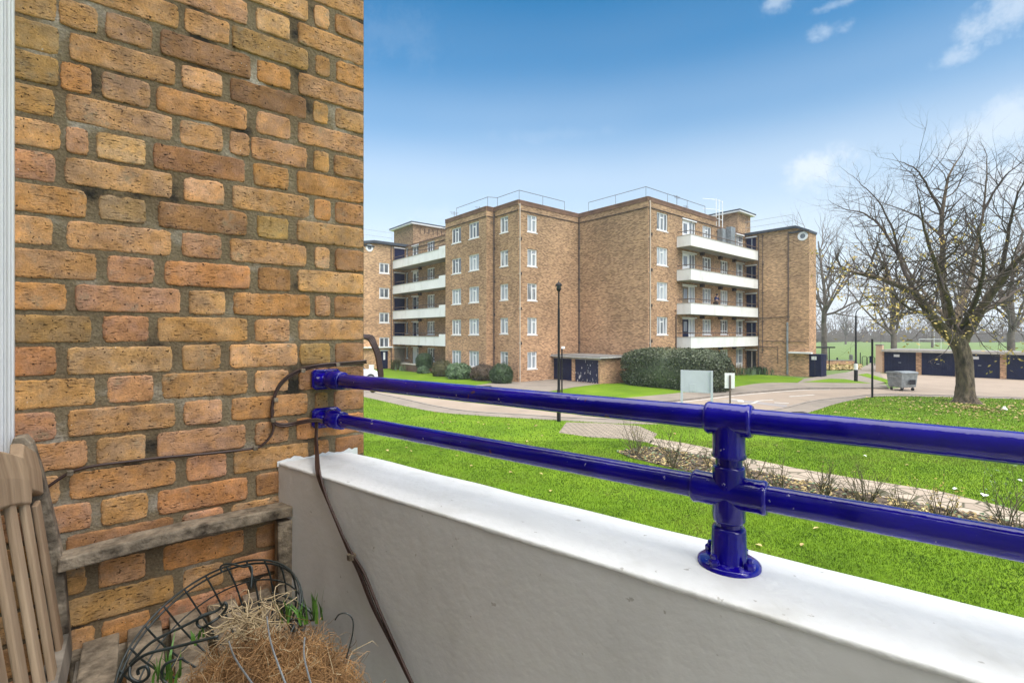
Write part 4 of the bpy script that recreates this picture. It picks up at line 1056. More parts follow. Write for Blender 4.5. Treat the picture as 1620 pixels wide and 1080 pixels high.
# the house front behind the camera, with its white door frame at the left edge of the view
HC = E_ - WD * wpx(24)                                  # where the house front meets the side wall
def hp(a, out, z): q = HC + WN * a + WD * out; return Vector((q.x, q.y, z))
hw = MB()
def hbox(mb, a0, a1, o0, o1, z0, z1):
    a = hp(a0, o0, z0); mb.box(a, hp(a1, o0, z0) - a, hp(a0, o1, z0) - a, (0, 0, z1 - z0))
hbox(hw, .012, .20, -.35, -.125, FLZ, FLZ + 2.5); hbox(hw, 1.6, 9, -.35, -.125, 0, 14); hbox(hw, .0121, 1.6, -.35, -.125, FLZ + 2.51, 14)
hw.build('house_wall', M['concrete'])
tag(bpy.data.objects['house_wall'], 'pale rendered house front behind the balcony bench', 'wall')
mb = MB(); hbox(mb, -.03, .20, -.124, -.03, FLZ, H - .32); tag(mb.build('dark_backing', M['coping']), 'dark backing under the white window frame, added to darken the gaps of the bench back', 'wall')  # dark wall piece added so the gaps between the back slats stay dark
df = thing('window_frame', tuple(hp(.02, 0, H - .3)), 'white painted window frame with moulded edge at the end of the brick side wall', 'window frame')
mb = MB(); ZJ = H - .30
wallbox(mb, wpx(24.5), wpx(20), .004, .020, ZJ, CC + CR * 5); wallbox(mb, wpx(20) , wpx(14.5), .004, .026, ZJ, CC + CR * 5)
wallbox(mb, wpx(14.5), wpx(9), .004, .022, ZJ, CC + CR * 5); wallbox(mb, wpx(9), wpx(-60), .004, .028, ZJ, CC + CR * 5)
mb.build('jamb', M['frame_white'], df, bevel=.002)
hd = MB(); hbox(hd, .20, 1.6, -.24, -.20, FLZ, FLZ + 2.51); tag(hd.build('dark_door_fill', M['glass_dark']), 'dark door panel added in the house front opening to keep the bench gaps dark', 'door')  # added dark fill of the opening: darkens the slat gaps, stops light leaking in
# floor and the ceiling (the balcony above)
def para_pt(s, out): q = P0 + PD * s + PN * out; return q
P0 = E_ - WD * wpx(440)                                 # inner top corner of the parapet at the wall
fl = [P0 + PN * .1, P0 - PD * 3.6 + PN * .1, P0 - PD * 3.6 - PN * 2.4, HC + WN * 2.6, HC - WD * .1]
slab('balcony_floor', [tuple(p) for p in fl], FLZ - .18, FLZ, 'floor_bounce')
if CEILING:
    ce = [E_ + PN * .0, P0 - PD * 3.6 + PN * .22, P0 - PD * 3.6 - PN * 2.4, HC + WN * 3.6, HC - WD * .1]
    slab('balcony_ceiling', [tuple(p) for p in ce], CC + CR * 5.0, CC + CR * 5 + .2, 'slab_white')
# parapet: grey render with a thick white painted top
par = thing('parapet_wall', (P0.x, P0.y, FLZ), 'grey rendered balcony parapet with a bright white painted top', 'parapet')
ZT = H - .381; TH = .222
mb = MB(); n_s = 150
def pv(s, o, z): q = P0 - PD * s + PN * o; return (q.x, q.y, z)
Ls = [3.4 * (i / n_s) ** 1.15 for i in range(n_s + 1)]
prof = [(-.0, FLZ), (.0, ZT - .30), (.0, ZT - .12), (0, ZT - .05), (0.0, ZT - .020), (0.0010, ZT - .0035)]
for s in Ls:
    for o, z in prof:
        mb.v.append(pv(s, o + noise.noise(Vector((s * 4, z * 4, 1))) * .0022 + noise.noise(Vector((s * 17, z * 17, 1))) * .0009, z))
for i in range(n_s):
    for j in range(len(prof) - 1):
        b = i * len(prof) + j; mb.face((b, b + len(prof), b + len(prof) + 1, b + 1))
mb.build('rendered_face', M['grey_paint'], par, smooth=True)
mb = MB(); n_p = 13
for i, s in enumerate(Ls):
    edge = noise.noise(Vector((s * 9, 0, 7))) * .0045 + noise.noise(Vector((s * 34, 0, 2))) * .0025
    pr = [(-.0008, ZT - .0085 + edge * .7), (-.0016, ZT - .0060 + edge * .45), (-.0006, ZT - .0022), (.0010, ZT - .0006), (.0030, ZT - .0001), (.010, ZT), (.0115, ZT)]
    pr += [(.010 + (TH - .025) * k / 5, ZT + noise.noise(Vector((s * 7, k * 1.7, 4))) * .0016 - (.004 if k == 5 else 0)) for k in range(1, 6)]
    pr += [(TH - .006, ZT - .008), (TH, ZT - .02), (TH, FLZ - .2)]
    for o, z in pr: mb.v.append(pv(s, o + (noise.noise(Vector((s * 6, 1, 9))) * .004 if o > .2 else 0), z))
    npr = len(pr)
for i in range(n_s):
    for j in range(npr - 1):
        b = i * npr + j; mb.face((b, b + npr, b + npr + 1, b + 1))
mb.build('painted_top', M['white_paint'], par, smooth=True)
mb = MB(); rp = random.Random(5)                        # ragged paint smear up the bricks
for i in range(26):
    t = wpx(440) + .004 - (wpx(440) - wpx(562)) * i / 25; hh = .004 + abs(noise.noise(Vector((i * .9, 3, 1)))) * .020
    a, b = wp(t, .0065, ZT - .012), wp(t - (wpx(440) - wpx(562)) / 25, .0065, ZT - .012)
    h2 = .004 + abs(noise.noise(Vector(((i + 1) * .9, 3, 1)))) * .020
    mb.quad([a, b, b + Vector((0, 0, h2 + .012)), a + Vector((0, 0, hh + .012))])
mb.build('paint_smear', M['white_paint'], par)
# ---- blue tube railing
RN = .1235                                              # rail centre line: distance from the parapet's inner face
def rp_(s, z, o=RN): return Vector(pv(s, o, z))
ZR1, ZR2, RR = H - .1425, H - .262, .0205
# post position: on the rail line at px 1155
k = (1153 - CX) / F; q0 = P0 + PN * RN; SP = (q0.x - k * q0.y) / (PD.x - k * PD.y)
# where the rails reach the wall
den = WD.x * PN.x + WD.y * PN.y; tw_ = (PN.dot(E_ - P0) - RN) / den; qw = E_ - WD * tw_; SW = (qw - q0).dot(-PD)
rail = thing('balcony_railing', tuple(rp_(SP, ZT)), 'glossy dark blue tubular railing bolted on the white parapet', 'railing')
def wob(pts, a=.0006): return [p + Vector((noise.noise(p * 5) * a, noise.noise(p * 5 + Vector((4, 4, 4))) * a, noise.noise(p * 5 + Vector((9, 2, 1))) * a)) for p in pts]
def rails(z, nm):
    mb = MB(); n = 120
    pts = wob([rp_(SW + .05 + (3.3 - SW) * i / n, z) for i in range(n + 1)])
    mb.tube(pts, [RR + .0006 * noise.noise(Vector((i * .7, z * 9, 0))) for i in range(n + 1)], 28); mb.build(nm, M['blue_gloss'], rail, smooth=True)
rails(ZR1, 'top_rail'); rails(ZR2, 'lower_rail')
mb = MB(); mb.tube(wob([rp_(SP, ZT + .01 + (ZR1 - ZT) * i / 20) for i in range(21)]), RR + .0002, 28); mb.build('post', M['blue_gloss'], rail, smooth=True)
pd3 = Vector((-PD.x, -PD.y, 0)); RF = .0265
def sleeve(mb, c, ax, l, r=RF, lip=.0012):
    mb.lathe([(RR, -l), (r - .0018, -l), (r, -l + .0025), (r + lip, -l + .006), (r, -l + .010), (r, l - .010), (r + lip, l - .006), (r, l - .0025), (r - .0018, l), (RR, l)], c, 28, 0, ax)
mb = MB(); sleeve(mb, rp_(SP, ZR1), pd3, .036); mb.lathe([(RF, -.062), (RF + .001, -.058), (RF - .0012, -.054), (RF - .001, 0)], rp_(SP, ZR1), 28, 0, (0, 0, 1)); mb.lathe([(RR, -.064), (RF, -.062)], rp_(SP, ZR1), 28, 0, (0, 0, 1)); mb.build('tee_fitting', M['blue_gloss'], rail, smooth=True)
mb = MB(); sleeve(mb, rp_(SP, ZR2), pd3, .058); mb.lathe([(RR, -.050), (RF - .0022, -.048), (RF - .001, -.044), (RF - .0012, .040), (RF - .002, .043), (RR, .044)], rp_(SP, ZR2), 28, 0, (0, 0, 1)); mb.build('cross_fitting', M['blue_gloss'], rail, smooth=True)
mb = MB(); b0 = rp_(SP, ZT)
mb.lathe([(RR, .063), (RF - .002, .062), (RF, .058), (RF + .001, .010), (RF + .004, .0065)], b0, 28, 0, (0, 0, 1))
mb.lathe([(RF - .002, .0085), (.044, .0075), (.0485, .005), (.049, -.003)], b0, 36, 0, (0, 0, 1))
fl_ = mb.build('base_flange', M['blue_gloss'], rail, smooth=True)
for a in (.55, 2.0, 3.69, 5.2):
    c = b0 + Vector((math.cos(a) * .0385, math.sin(a) * .0385, .007)); mb = MB()
    mb.lathe([(.0085, 0), (.0088, .007), (.0072, .0095), (.0048, .010), (.0046, .015), (.0035, .017), (0, .0172)], c, 6, 0, (0, 0, 1)); mb.build('bolt', M['blue_gloss'], fl_)
wn3 = Vector((WN.x, WN.y, 0)); wd3 = Vector((WD.x, WD.y, 0))
for z in (ZR1, ZR2):
    cw = Vector((qw.x, qw.y, z)); mb = MB()
    # flange plate on the bricks and the swivel knuckle that carries the tube
    pts = []
    for (dx, dz) in ((-.036, -.022), (-.036, .022), (-.026, .031), (.040, .031), (.052, .020), (.052, -.020), (.040, -.031), (-.026, -.031)): pts.append((dx, dz))
    def plate(o0, o1, sc):
        b = len(mb.v)
        for o, s_ in ((o0, 1), (o1 - .004, 1), (o1, sc)):
            for dx, dz in pts: mb.v.append(tuple(cw + wd3 * dx * s_ + Vector((0, 0, dz * s_)) + wn3 * o))
        for L in range(2):
            for i in range(8): j = (i + 1) % 8; mb.face((b + L * 8 + i, b + L * 8 + j, b + L * 8 + 8 + j, b + L * 8 + 8 + i))
        mb.face([b + 16 + i for i in range(8)])
    plate(.002, .020, .86)
    br = mb.build('wall_bracket', M['blue_gloss'], rail, bevel=.002)
    mb = MB(); a = cw + wn3 * .018 - wd3 * .010; mb.lathe([(.021, 0), (.020, .016), (.012, .020), (.0115, .027), (0, .0275)], a, 20, 0, wn3); mb.build('bolt', M['blue_gloss'], br, smooth=True)
    mb = MB(); p0 = cw + wn3 * .012 + wd3 * .018; p1 = rp_(SW + .050, z); p2 = rp_(SW + .105, z)
    mb.tube([p0, p0.lerp(p1, .55), p1, p2, p2 + pd3 * .001], [.026, .028, .0275, .0262, RR], 24); mb.build('knuckle', M['blue_gloss'], br, smooth=True)
# ---- brown cables
def cab(name, label, runs, r, group=None, clips=()):
    t = thing(name, tuple(runs[0][0]), label, 'cable', group)
    for pts in runs:
        l = catmull(pts, 8); mb = MB(); mb.tube(l, r, 8); mb.build('sheath', M['cable'], t, smooth=True)
    for c in clips:
        mb = MB(); mb.box(c - wd3 * .006 - Vector((0, 0, .006)), wd3 * .012, wn3 * .012, Vector((0, 0, .012))); mb.build('clip', M['wood_dark'], t, bevel=.002)
    return t
def catmull(P, n=6):
    P = [Vector(p) for p in P]; out = []
    for i in range(len(P) - 1):
        a, b, c, d = P[max(i - 1, 0)], P[i], P[i + 1], P[min(i + 2, len(P) - 1)]
        for k in range(n):
            t = k / n; out.append(.5 * ((2 * b) + (c - a) * t + (2 * a - 5 * b + 4 * c - d) * t * t + (3 * b - a - 3 * c + d) * t ** 3))
    out.append(P[-1]); return out
c1 = [wat(x, y, o) for x, y, o in ((70, 775, .014), (85, 764, .014), (108, 749, .012), (130, 741, .012), (160, 735, .012), (210, 729, .011), (260, 723, .011), (330, 717, .011), (400, 709, .011), (415, 702, .013), (426, 690, .014), (431, 676, .014), (429, 660, .014), (429, 646, .014), (433, 628, .015), (441, 611, .016), (455, 597, .017), (474, 587, .020), (490, 582, .026), (510, 579, .030), (535, 577, .024), (560, 575, .016), (578, 573.5, .010))]
c2 = [p + wn3 * .003 + Vector((0, 0, .0065)) - wd3 * .002 for p in c1[11:]]
cab('wall_cable', 'twin brown cable clipped in a curve across the bricks and over the upper rail bracket', [c1, c2], .0036, None, [wat(112, 747), wat(402, 708), wat(429, 664), wat(434, 632), wat(475, 586, .024), wat(529, 577, .026)])
c3 = [wat(x, y, o) for x, y, o in ((431, 650, .013), (429, 662, .013), (434, 671, .012), (446, 674, .012), (462, 672, .014), (478, 668, .028), (494, 666, .040), (503, 668, .046))]
cab('cable_loop', 'short pair of brown cables looping from the clip to the lower rail bracket', [c3, [p + Vector((0, 0, .006)) for p in c3]], .0036)
def inner(px, py, o=-.006):
    k = (px - CX) / F; q = P0 + PN * o; s = (q.x - k * q.y) / (PD.x - k * PD.y); q2 = q - PD * s; return Vector((q2.x, q2.y, H - (py - HZ) / F * q2.y))
hang = [(inner(501, 668, .09)), inner(499, 695, .085), inner(500, 716, .055)]
hang += [inner(503, 742, .000), inner(508, 762, -.008), inner(520, 795, -.008), inner(536, 835, -.009), inner(552, 872, -.008), inner(570, 905, -.009), inner(592, 960, -.010), inner(618, 1015, -.012), inner(655, 1090, -.014), inner(690, 1160, -.014)]
h2_ = [p + pd3 * (.0075 + .010 * math.sin(i * .9)) * (1 if i > 3 else .5) + Vector((0, 0, .002)) for i, p in enumerate(hang)]
h3_ = [p - pd3 * (.003 - .006 * math.sin(i * 1.3)) for i, p in enumerate(hang)]
t = cab('hanging_cable', 'dark brown bunched cables hanging down the grey inner face of the parapet', [hang, h2_, h3_], .0034)
mb = MB(); p = inner(556, 880, -.010); mb.tube([p - Vector((0, 0, .006)), p + Vector((0, 0, .006))], .011, 10); mb.build('cable_tie', M['wood_dark'], t)
oc = []
for i in range(4):
    o = -.02 - .012 * i; e_ = .004 * i
    pts = [wp(.03 + e_, -.010 * i - .006, H - (533 - HZ) / F * 1.6 + .002 * i)]
    for x, y in ((583, 535), (591, 546), (597, 562), (600, 580), (602, 598), (600, 612), (592, 618), (580, 614)):
        pts.append(AT(x + i * 1.7 - 2, y - i * 1.6 + 1, 1.63 + .008 * i))
    pts.append(wp(.05, -.15 - .01 * i, H - .2)); oc.append(pts)
cab('cable_bundle', 'bundle of four brown cables arching past the brick wall end above the rail', oc, .0042)
# ------------------------------------------------------------------ bench against the house front, its end towards the side wall
SZ = H - .735                                           # top of the seat slats
bt = thing('wooden_bench', tuple(wp(.45, .6, FLZ)), 'weathered grey wooden bench with slatted back in the corner of the balcony', 'bench')
def bb(name, t0, t1, o0, o1, z0, z1, m, parent=bt, bev=.004):
    mb = MB(); wallbox(mb, t0, t1, o0, o1, z0, z1); return mb.build(name, M[m], parent, bevel=bev)
for k in range(5):
    t1 = wpx(128) - .004 - k * .0835
    bb('seat_slat', t1, t1 - .068, .014, 1.28, SZ - .020, SZ, 'wood_dark')
bb('seat_rail', .268, .232, .016, 1.28, SZ - .082, SZ - .021, 'wood_grey')
bb('seat_rail', .70, .66, .016, 1.28, SZ - .082, SZ - .021, 'wood_grey')
bb('end_rail', .66, .268, .03, .062, SZ - .082, SZ - .022, 'wood_dark')
bb('leg', .275, .228, .030, .075, FLZ, SZ + .200, 'wood_dark')
bb('leg', .275, .228, 1.20, 1.245, FLZ, SZ + .200, 'wood_dark')
# armrests with a rounded nose
def arm(o0, o1, z):
    mb = MB(); ts = [wpx(97), .60, .5, .4, .3, .25]; tip = wpx(466)
    top = []
    out = [(t, o0) for t in ts] + [(tip + .012, o0), (tip + .003, o0 + .010), (tip, (o0 + o1) / 2), (tip + .003, o1 - .010), (tip + .012, o1)] + [(t, o1) for t in reversed(ts)]
    b = len(mb.v); n = len(out)
    for zz in (z - .030, z):
        for t, o in out:
            dz = (.010 * max(0, (t - .30)) / .3) + .004 * math.sin(t * 9)
            mb.v.append(tuple(wp(t, o, zz - dz)))
    mb.face([b + i for i in range(n)][::-1]); mb.face([b + n + i for i in range(n)])
    for i in range(n): j = (i + 1) % n; mb.face((b + i, b + j, b + n + j, b + n + i))
    mb.build('armrest', M['wood_dark'], bt, bevel=.004)
arm(.014, .076, H - .492); arm(1.18, 1.245, H - .492)
# rear posts lean back, with a rounded top
def post(o0, o1):
    mb = MB(); ths = [(wpx(116), SZ - .01), (wpx(104), H - .520), (wpx(88), H - .415), (wpx(72), H - .315), (wpx(57), H - .245), (wpx(46), H - .226)]
    w = .034; n = len(ths)
    for o in (o0, o1):
        for i, (t, z) in enumerate(ths):
            ww = w if i < n - 1 else .018
            mb.v.append(tuple(wp(t, o, z))); mb.v.append(tuple(wp(t + ww, o, z - (.0 if i < n - 1 else .002))))
    m_ = 2 * n
    for i in range(n - 1):
        a = 2 * i
        mb.face((a, a + 2, a + 3, a + 1)); mb.face((m_ + a, m_ + a + 1, m_ + a + 3, m_ + a + 2))
        mb.face((a, m_ + a, m_ + a + 2, a + 2)); mb.face((a + 1, a + 3, m_ + a + 3, m_ + a + 1))
    mb.face((m_ - 2, 2 * m_ - 2, 2 * m_ - 1, m_ - 1)); mb.face((0, 1, m_ + 1, m_))
    mb.build('rear_post', M['wood_dark'], bt, bevel=.003)
post(.012, .055); post(1.20, 1.245)
bb('leg', .71, .655, .012, .055, FLZ, SZ - .012, 'wood_dark'); bb('leg', .71, .655, 1.20, 1.245, FLZ, SZ - .012, 'wood_dark')
# back: curved crown rail over upright slats, leaning like the posts
def bk(o, h, thick=0.0):
    """a point on the back plane: o along the bench, h above the seat"""
    u = h / .50; t = wpx(118) + .012 + u * .058 + thick; return wp(t, o, SZ + h)
def crown(o):
    s = (o - .62) / .57; return .372 + .13 * (1 - min(1, abs(s)) ** 1.6)      # lower edge of the crown
mb = MB(); N_ = 40; rows_ = []
for i in range(N_ + 1):
    o = .056 + 1.143 * i / N_; lo = crown(o) - (.03 if .1 < i / N_ < .9 else .0); hi = lo + .10
    for h, th in ((lo, -.004), (lo + .004, -.009), ((lo + hi) / 2, -.011), (hi - .004, -.008), (hi, -.002), (hi, .012), (lo, .012)): mb.v.append(tuple(bk(o, h, th)))
for i in range(N_):
    for j in range(7):
        j2 = (j + 1) % 7; mb.face((i * 7 + j, (i + 1) * 7 + j, (i + 1) * 7 + j2, i * 7 + j2))
mb.face(range(7)); mb.face([N_ * 7 + j for j in range(7)][::-1])
mb.build('crown_rail', M['wood_pale'], bt, bevel=.002)
for i in range(10):
    o = .082 + i * .114; h1 = crown(o) - .012; mb = MB()
    for h, in ((.03,), (h1,)):
        for oo, th in ((o, -.006), (o + .045, -.006), (o + .045, .004), (o, .004)): mb.v.append(tuple(bk(oo, h, th)))
    for q in ((0, 1, 5, 4), (1, 2, 6, 5), (2, 3, 7, 6), (3, 0, 4, 7), (3, 2, 1, 0), (4, 5, 6, 7)): mb.face(q)
    mb.build('back_slat', M['wood_pale'], bt, bevel=.003)
mb = MB()
for h in (.0, .05):
    for o in (.056, 1.199):
        for th in (-.012, .016): mb.v.append(tuple(bk(o, h, th)))
for q in ((0, 2, 3, 1), (4, 5, 7, 6), (0, 1, 5, 4), (2, 6, 7, 3), (0, 4, 6, 2), (1, 3, 7, 5)): mb.face(q)
mb.build('back_rail', M['wood_grey'], bt)
# ------------------------------------------------------------------ wire hanging basket and the coir lined one on the seat
def basket_frame(c, tilt, r, depth, prof, nm, nr):
    """rim at local z=0, bowl below; tilt matrix; returns function local->world"""
    T = Matrix.Translation(c) @ tilt
    return lambda x, y, z: T @ Vector((x, y, z))
bc = AT(338, 1000, .975)
wb = thing('wire_basket', (bc.x, bc.y, SZ), 'empty black wire hanging basket with scrolled rim wires on the bench seat', 'basket')
tilt = Matrix.Rotation(R(27), 4, 'X') @ Matrix.Rotation(R(-7), 4, 'Y')
Lw = basket_frame(bc, tilt, .178, .16, None, 0, 0); RB, DB = .168, .175
def ring(r, z, rad, parent, name, m='wire', n=48, a0=0, a1=2 * math.pi):
    mb = MB(); mb.tube([Lw(r * math.cos(a0 + (a1 - a0) * i / n), r * math.sin(a0 + (a1 - a0) * i / n), z) for i in range(n + 1)], rad, 6, cap=False); return mb.build(name, M[m], parent, smooth=True)
ring(RB, 0, .0024, wb, 'rim'); ring(RB * 1.005, -.012, .0024, wb, 'rim')
bowl = lambda u: (RB * math.cos(u * math.pi / 2) ** .75, -DB * math.sin(u * math.pi / 2))
for u in (.22, .42, .62, .80):
    r_, z_ = bowl(u); ring(r_, z_, .0018, wb, 'ring_wire')
for k in range(24):
    a = 2 * math.pi * k / 24 + .1; mb = MB()
    mb.tube([Lw(bowl(u)[0] * math.cos(a), bowl(u)[0] * math.sin(a), bowl(u)[1]) for u in [i / 10 for i in range(10)] + [.96]], .0021, 6); mb.build('rib_wire', M['wire'], wb, smooth=True)
def curl(pts, r, name='scroll', parent=None):
    mb = MB(); mb.tube(catmull(pts, 8), r, 8); return mb.build(name, M['wire'], parent or wb, smooth=True)
curl([AT(188, 1082, .80), AT(200, 1060, .80), AT(230, 1035, .80), AT(280, 1022, .81), AT(345, 1006, .82)], .0025)
curl([AT(206, 1052, .80), AT(206, 1070, .79), AT(222, 1078, .79), AT(235, 1068, .79), AT(232, 1054, .79), AT(219, 1058, .79), AT(219, 1066, .79)], .0024)
curl([AT(290, 1040, .80), AT(262, 1050, .79), AT(256, 1072, .79), AT(272, 1084, .79)], .0024)
curl([AT(205, 1050, .82), AT(240, 1015, .84), AT(290, 990, .86), AT(322, 974, .87), AT(345, 964, .88), AT(356, 953, .88), AT(358, 962, .88), AT(347, 975, .88), AT(334, 984, .87), AT(320, 992, .87), AT(312, 986, .87), AT(316, 975, .87), AT(334, 968, .88)], .0024)
curl([AT(352, 905, 1.08), AT(349, 896, 1.08), AT(362, 891, 1.08), AT(385, 896, 1.07), AT(398, 897, 1.07), AT(397, 930, 1.05)], .0022)
curl([AT(430, 938, 1.0), AT(455, 944, .98), AT(480, 958, .96), AT(500, 975, .95)], .0024)
curl([AT(432, 981, .93), AT(460, 980, .92), AT(498, 980, .92)], .0022)
# coir lined basket, tipped over
cc = AT(418, 1085, .80); cc.z = SZ + .0
cb = thing('coir_basket', (cc.x, cc.y, SZ), 'upturned hanging basket lined with shaggy brown coir fibre', 'basket')
cr_ = Vector((.150, .135, .185)); rc = random.Random(31)
core = MB()
nu, nv = 30, 14
for j in range(nv + 1):
    ph = math.pi / 2 * j / nv
    for i in range(nu):
        a = 2 * math.pi * i / nu; d = Vector((math.cos(a) * math.cos(ph), math.sin(a) * math.cos(ph), math.sin(ph)))
        k_ = .93 + noise.noise(d * 4) * .10
        core.v.append((cc.x + d.x * cr_.x * k_, cc.y + d.y * cr_.y * k_, cc.z + d.z ** .75 * cr_.z * k_ if d.z > 0 else cc.z))
for j in range(nv):
    for i in range(nu): core.face((j * nu + i, j * nu + (i + 1) % nu, (j + 1) * nu + (i + 1) % nu, (j + 1) * nu + i))
core.build('coir_mat', M['coir'], cb, smooth=True)
def fibres(n, c, rad, zmin, L, w, seed, lift=.004, curly=1.0):
    g = random.Random(seed); mb = MB()
    for _ in range(n):
        a, ph = g.uniform(0, 6.283), math.asin(g.uniform(zmin, 1)); d = Vector((math.cos(a) * math.cos(ph), math.sin(a) * math.cos(ph), math.sin(ph)))
        p = Vector((c.x + d.x * rad.x, c.y + d.y * rad.y, c.z + max(d.z, 0) ** .75 * rad.z)) + d * g.uniform(-.008, lift * 2)
        t = Vector((g.gauss(0, 1), g.gauss(0, 1), g.gauss(0, 1))); t = (t - d * t.dot(d) * .8).normalized(); l = L * g.uniform(.4, 1.5)
        bend = Vector((g.gauss(0, 1), g.gauss(0, 1), g.gauss(0, .8))) * curly; k_ = 5
        pts = [p + t * l * (i / k_) + bend * l * .35 * math.sin(i / k_ * 3.0) + d * lift * 3 * (i / k_) ** 2 * g.uniform(-.6, 1.4) for i in range(k_ + 1)]
        mb.tube(pts, [w * g.uniform(.7, 1.2)] * k_ + [w * .3], 3, cap=False)
    return mb
fibres(9000, cc, cr_, -.05, .045, .00055, 1).build('coir_fibre', M['coir'], cb)
fibres(260, cc, cr_ * 1.02, 0, .06, .0006, 2, .007).build('dry_fibre', M['straw'], cb)
for x0, y0, x1, y1 in ((362, 1014, 400, 1082), (422, 975, 452, 1082), (482, 1008, 492, 1082)):
    mb = MB(); q0_, q1_ = AT(x0, y0, .80), AT(x1, y1, .655); mb.tube(catmull([q0_, q0_.lerp(q1_, .5) + Vector((0, -.012, .012)), q1_]), .0013, 6); mb.build('basket_wire', M['steel'], cb)
# clump of dry grass and roots on top
sc = AT(405, 972, .90); sc.z -= .02
st = thing('dried_plant', (sc.x, sc.y, SZ), 'clump of dried straw coloured stems lying over the coir basket', 'dead plant')
g = random.Random(77); mb = MB()
for _ in range(170):
    p = sc + Vector((g.gauss(0, .024), g.gauss(0, .022), g.uniform(-.03, .030))); l = g.uniform(.025, .065)
    d = Vector((g.gauss(-.2, .8), g.gauss(-.3, .6), g.gauss(.1, .6))).normalized(); b_ = Vector((g.gauss(0, 1), g.gauss(0, 1), g.gauss(-.3, .8)))
    pts = [p + d * l * i / 5 + b_ * l * .38 * math.sin(i / 5 * 2.9) for i in range(6)]
    mb.tube(pts, [.0011, .0011, .001, .0009, .0007, .0003], 4, cap=False)
mb.build('stems', M['straw'], st, smooth=True)
# green shoots
def shoots(base, n, h, seed, label, spread=.012):
    s_ = thing('grass_shoots', tuple(base), label, 'grass'); g = random.Random(seed); mb = MB()
    for _ in range(n):
        p = base + Vector((g.gauss(0, spread), g.gauss(0, spread), 0)); hh = h * g.uniform(.4, 1.1); ln = Vector((g.gauss(0, .35), g.gauss(0, .35), 0)) * hh; w = g.uniform(.0018, .0034); a = g.uniform(0, 3.1)
        wv = Vector((math.cos(a), math.sin(a), 0)) * w; q = [p, p + ln * .3 + Vector((0, 0, hh * .55)), p + ln + Vector((0, 0, hh))]
        b = len(mb.v); mb.v.extend(tuple(x) for x in (q[0] - wv, q[0] + wv, q[1] - wv * .8, q[1] + wv * .8, q[2])); mb.face((b, b + 1, b + 3, b + 2)); mb.face((b + 2, b + 3, b + 4))
    mb.build('blades', M['blade'], s_)
shoots(AT(486, 982, .90), 26, .055, 1, 'tuft of bright green grass shoots at the edge of the coir basket beside the parapet', .014)
shoots(AT(455, 978, .93), 10, .04, 2, 'few thin green shoots growing through the dried straw clump', .005)
shoots(AT(262, 1075, .80), 22, .055, 3, 'green grass blades at the foot of the scrolled wires of the empty basket', .012)
shoots(AT(312, 1015, .86), 8, .03, 4, 'tiny green sprout among the seat slats inside the wire basket', .006)
# loose hook standing at the parapet
hk = thing('wire_hook', tuple(AT(545, 1020, .82)), 'thin bent wire hook standing up between the coir basket and the grey parapet', 'hook')
mb = MB(); mb.tube(catmull([AT(530, 980, .80), AT(537, 971, .80), AT(549, 970, .80), AT(558, 980, .80), AT(558, 1000, .80), AT(554, 1018, .80), AT(548, 1040, .80)], 6), .0012, 6); mb.build('hook_wire', M['wire'], hk)
# ------------------------------------------------------------------ street furniture
def rod(mb, p, z0, z1, r, n=10, r1=None): mb.tube([(p.x, p.y, z0), (p.x, p.y, z1)], [r, r1 or r], n)
p = G(884, 669.5); lp = thing('lamp_post', (p.x, p.y, .09), 'black lamp post with a small conical lantern on the lawn in front of the block', 'lamp post')
mb = MB(); mb.lathe([(.085, .09), (.085, 1.35), (.078, 1.42), (.060, 1.48), (.052, 2.6), (.050, 4.9)], (p.x, p.y, 0), 14); mb.lathe([(.050, 4.9), (.038, 5.0), (.034, 5.72)], (p.x, p.y, 0), 12); mb.build('column', M['black_metal'], lp, smooth=True)
mb = MB(); mb.lathe([(.05, 5.70), (.09, 5.76), (.11, 5.84), (.10, 5.86)], (p.x, p.y, 0), 16); la = mb.build('lantern', M['black_metal'], lp, smooth=True)
mb = MB(); mb.lathe([(.085, 5.861), (.105, 5.93), (.10, 5.955)], (p.x, p.y, 0), 16); mb.build('bowl', M['glass_dark'], la, smooth=True)
mb = MB(); mb.lathe([(.16, 5.95), (.165, 5.965), (.10, 6.05), (.03, 6.10), (.018, 6.17), (0, 6.18)], (p.x, p.y, 0), 16); mb.build('hood', M['black_metal'], la, smooth=True)
p = G(889, 633); t = thing('post', (p.x, p.y, .08), 'thin plain black post with a small white cap just behind the lamp post', 'post')
mb = MB(); rod(mb, p, .08, 3.0, .045); mb.build('pole', M['black_metal'], t); mb = MB(); mb.box((p.x - .03, p.y - .05, 3.002), (.20, 0, 0), (0, .1, 0), (0, 0, .13)); mb.build('cap', M['frame_white'], t)
# estate notice board seen from behind
D = 20.6; a, b = AT(1077, 600, D), AT(1128, 600, D - .5); dr_ = (b - a); dr_.z = 0; dn = Vector((dr_.y, -dr_.x, 0)).normalized(); du = dr_.normalized(); w = dr_.length
nb = thing('notice_board', (a.x, a.y, .10), 'large pale blue grey board on two white legs, seen from behind, at the roadside', 'sign board')
zt, zb = H - (585 - HZ) / F * D, H - (619.5 - HZ) / F * D
mb = MB(); mb.box((a.x, a.y, zb), du * w, dn * .03, (0, 0, zt - zb)); pn = mb.build('panel', M['pale_board'], nb)
mb = MB(); mb.box(a + dn * .032 + du * w * .27 + Vector((0, 0, zb - a.z + .04)), du * w * .19, dn * .012, (0, 0, (zt - zb) * .35)); mb.build('backing_plate', M['pale_board'], pn, bevel=.004)
for k in (0, w - .09):
    mb = MB(); mb.box(a + du * k + dn * .031 + Vector((0, 0, .08 - a.z)), du * .09, dn * .07, (0, 0, zt - .085)); mb.build('leg', M['pale_board'], nb)
D = 20.6; a = AT(1147.5, 600, D); zt, zb = H - (590 - HZ) / F * D, H - (614 - HZ) / F * D
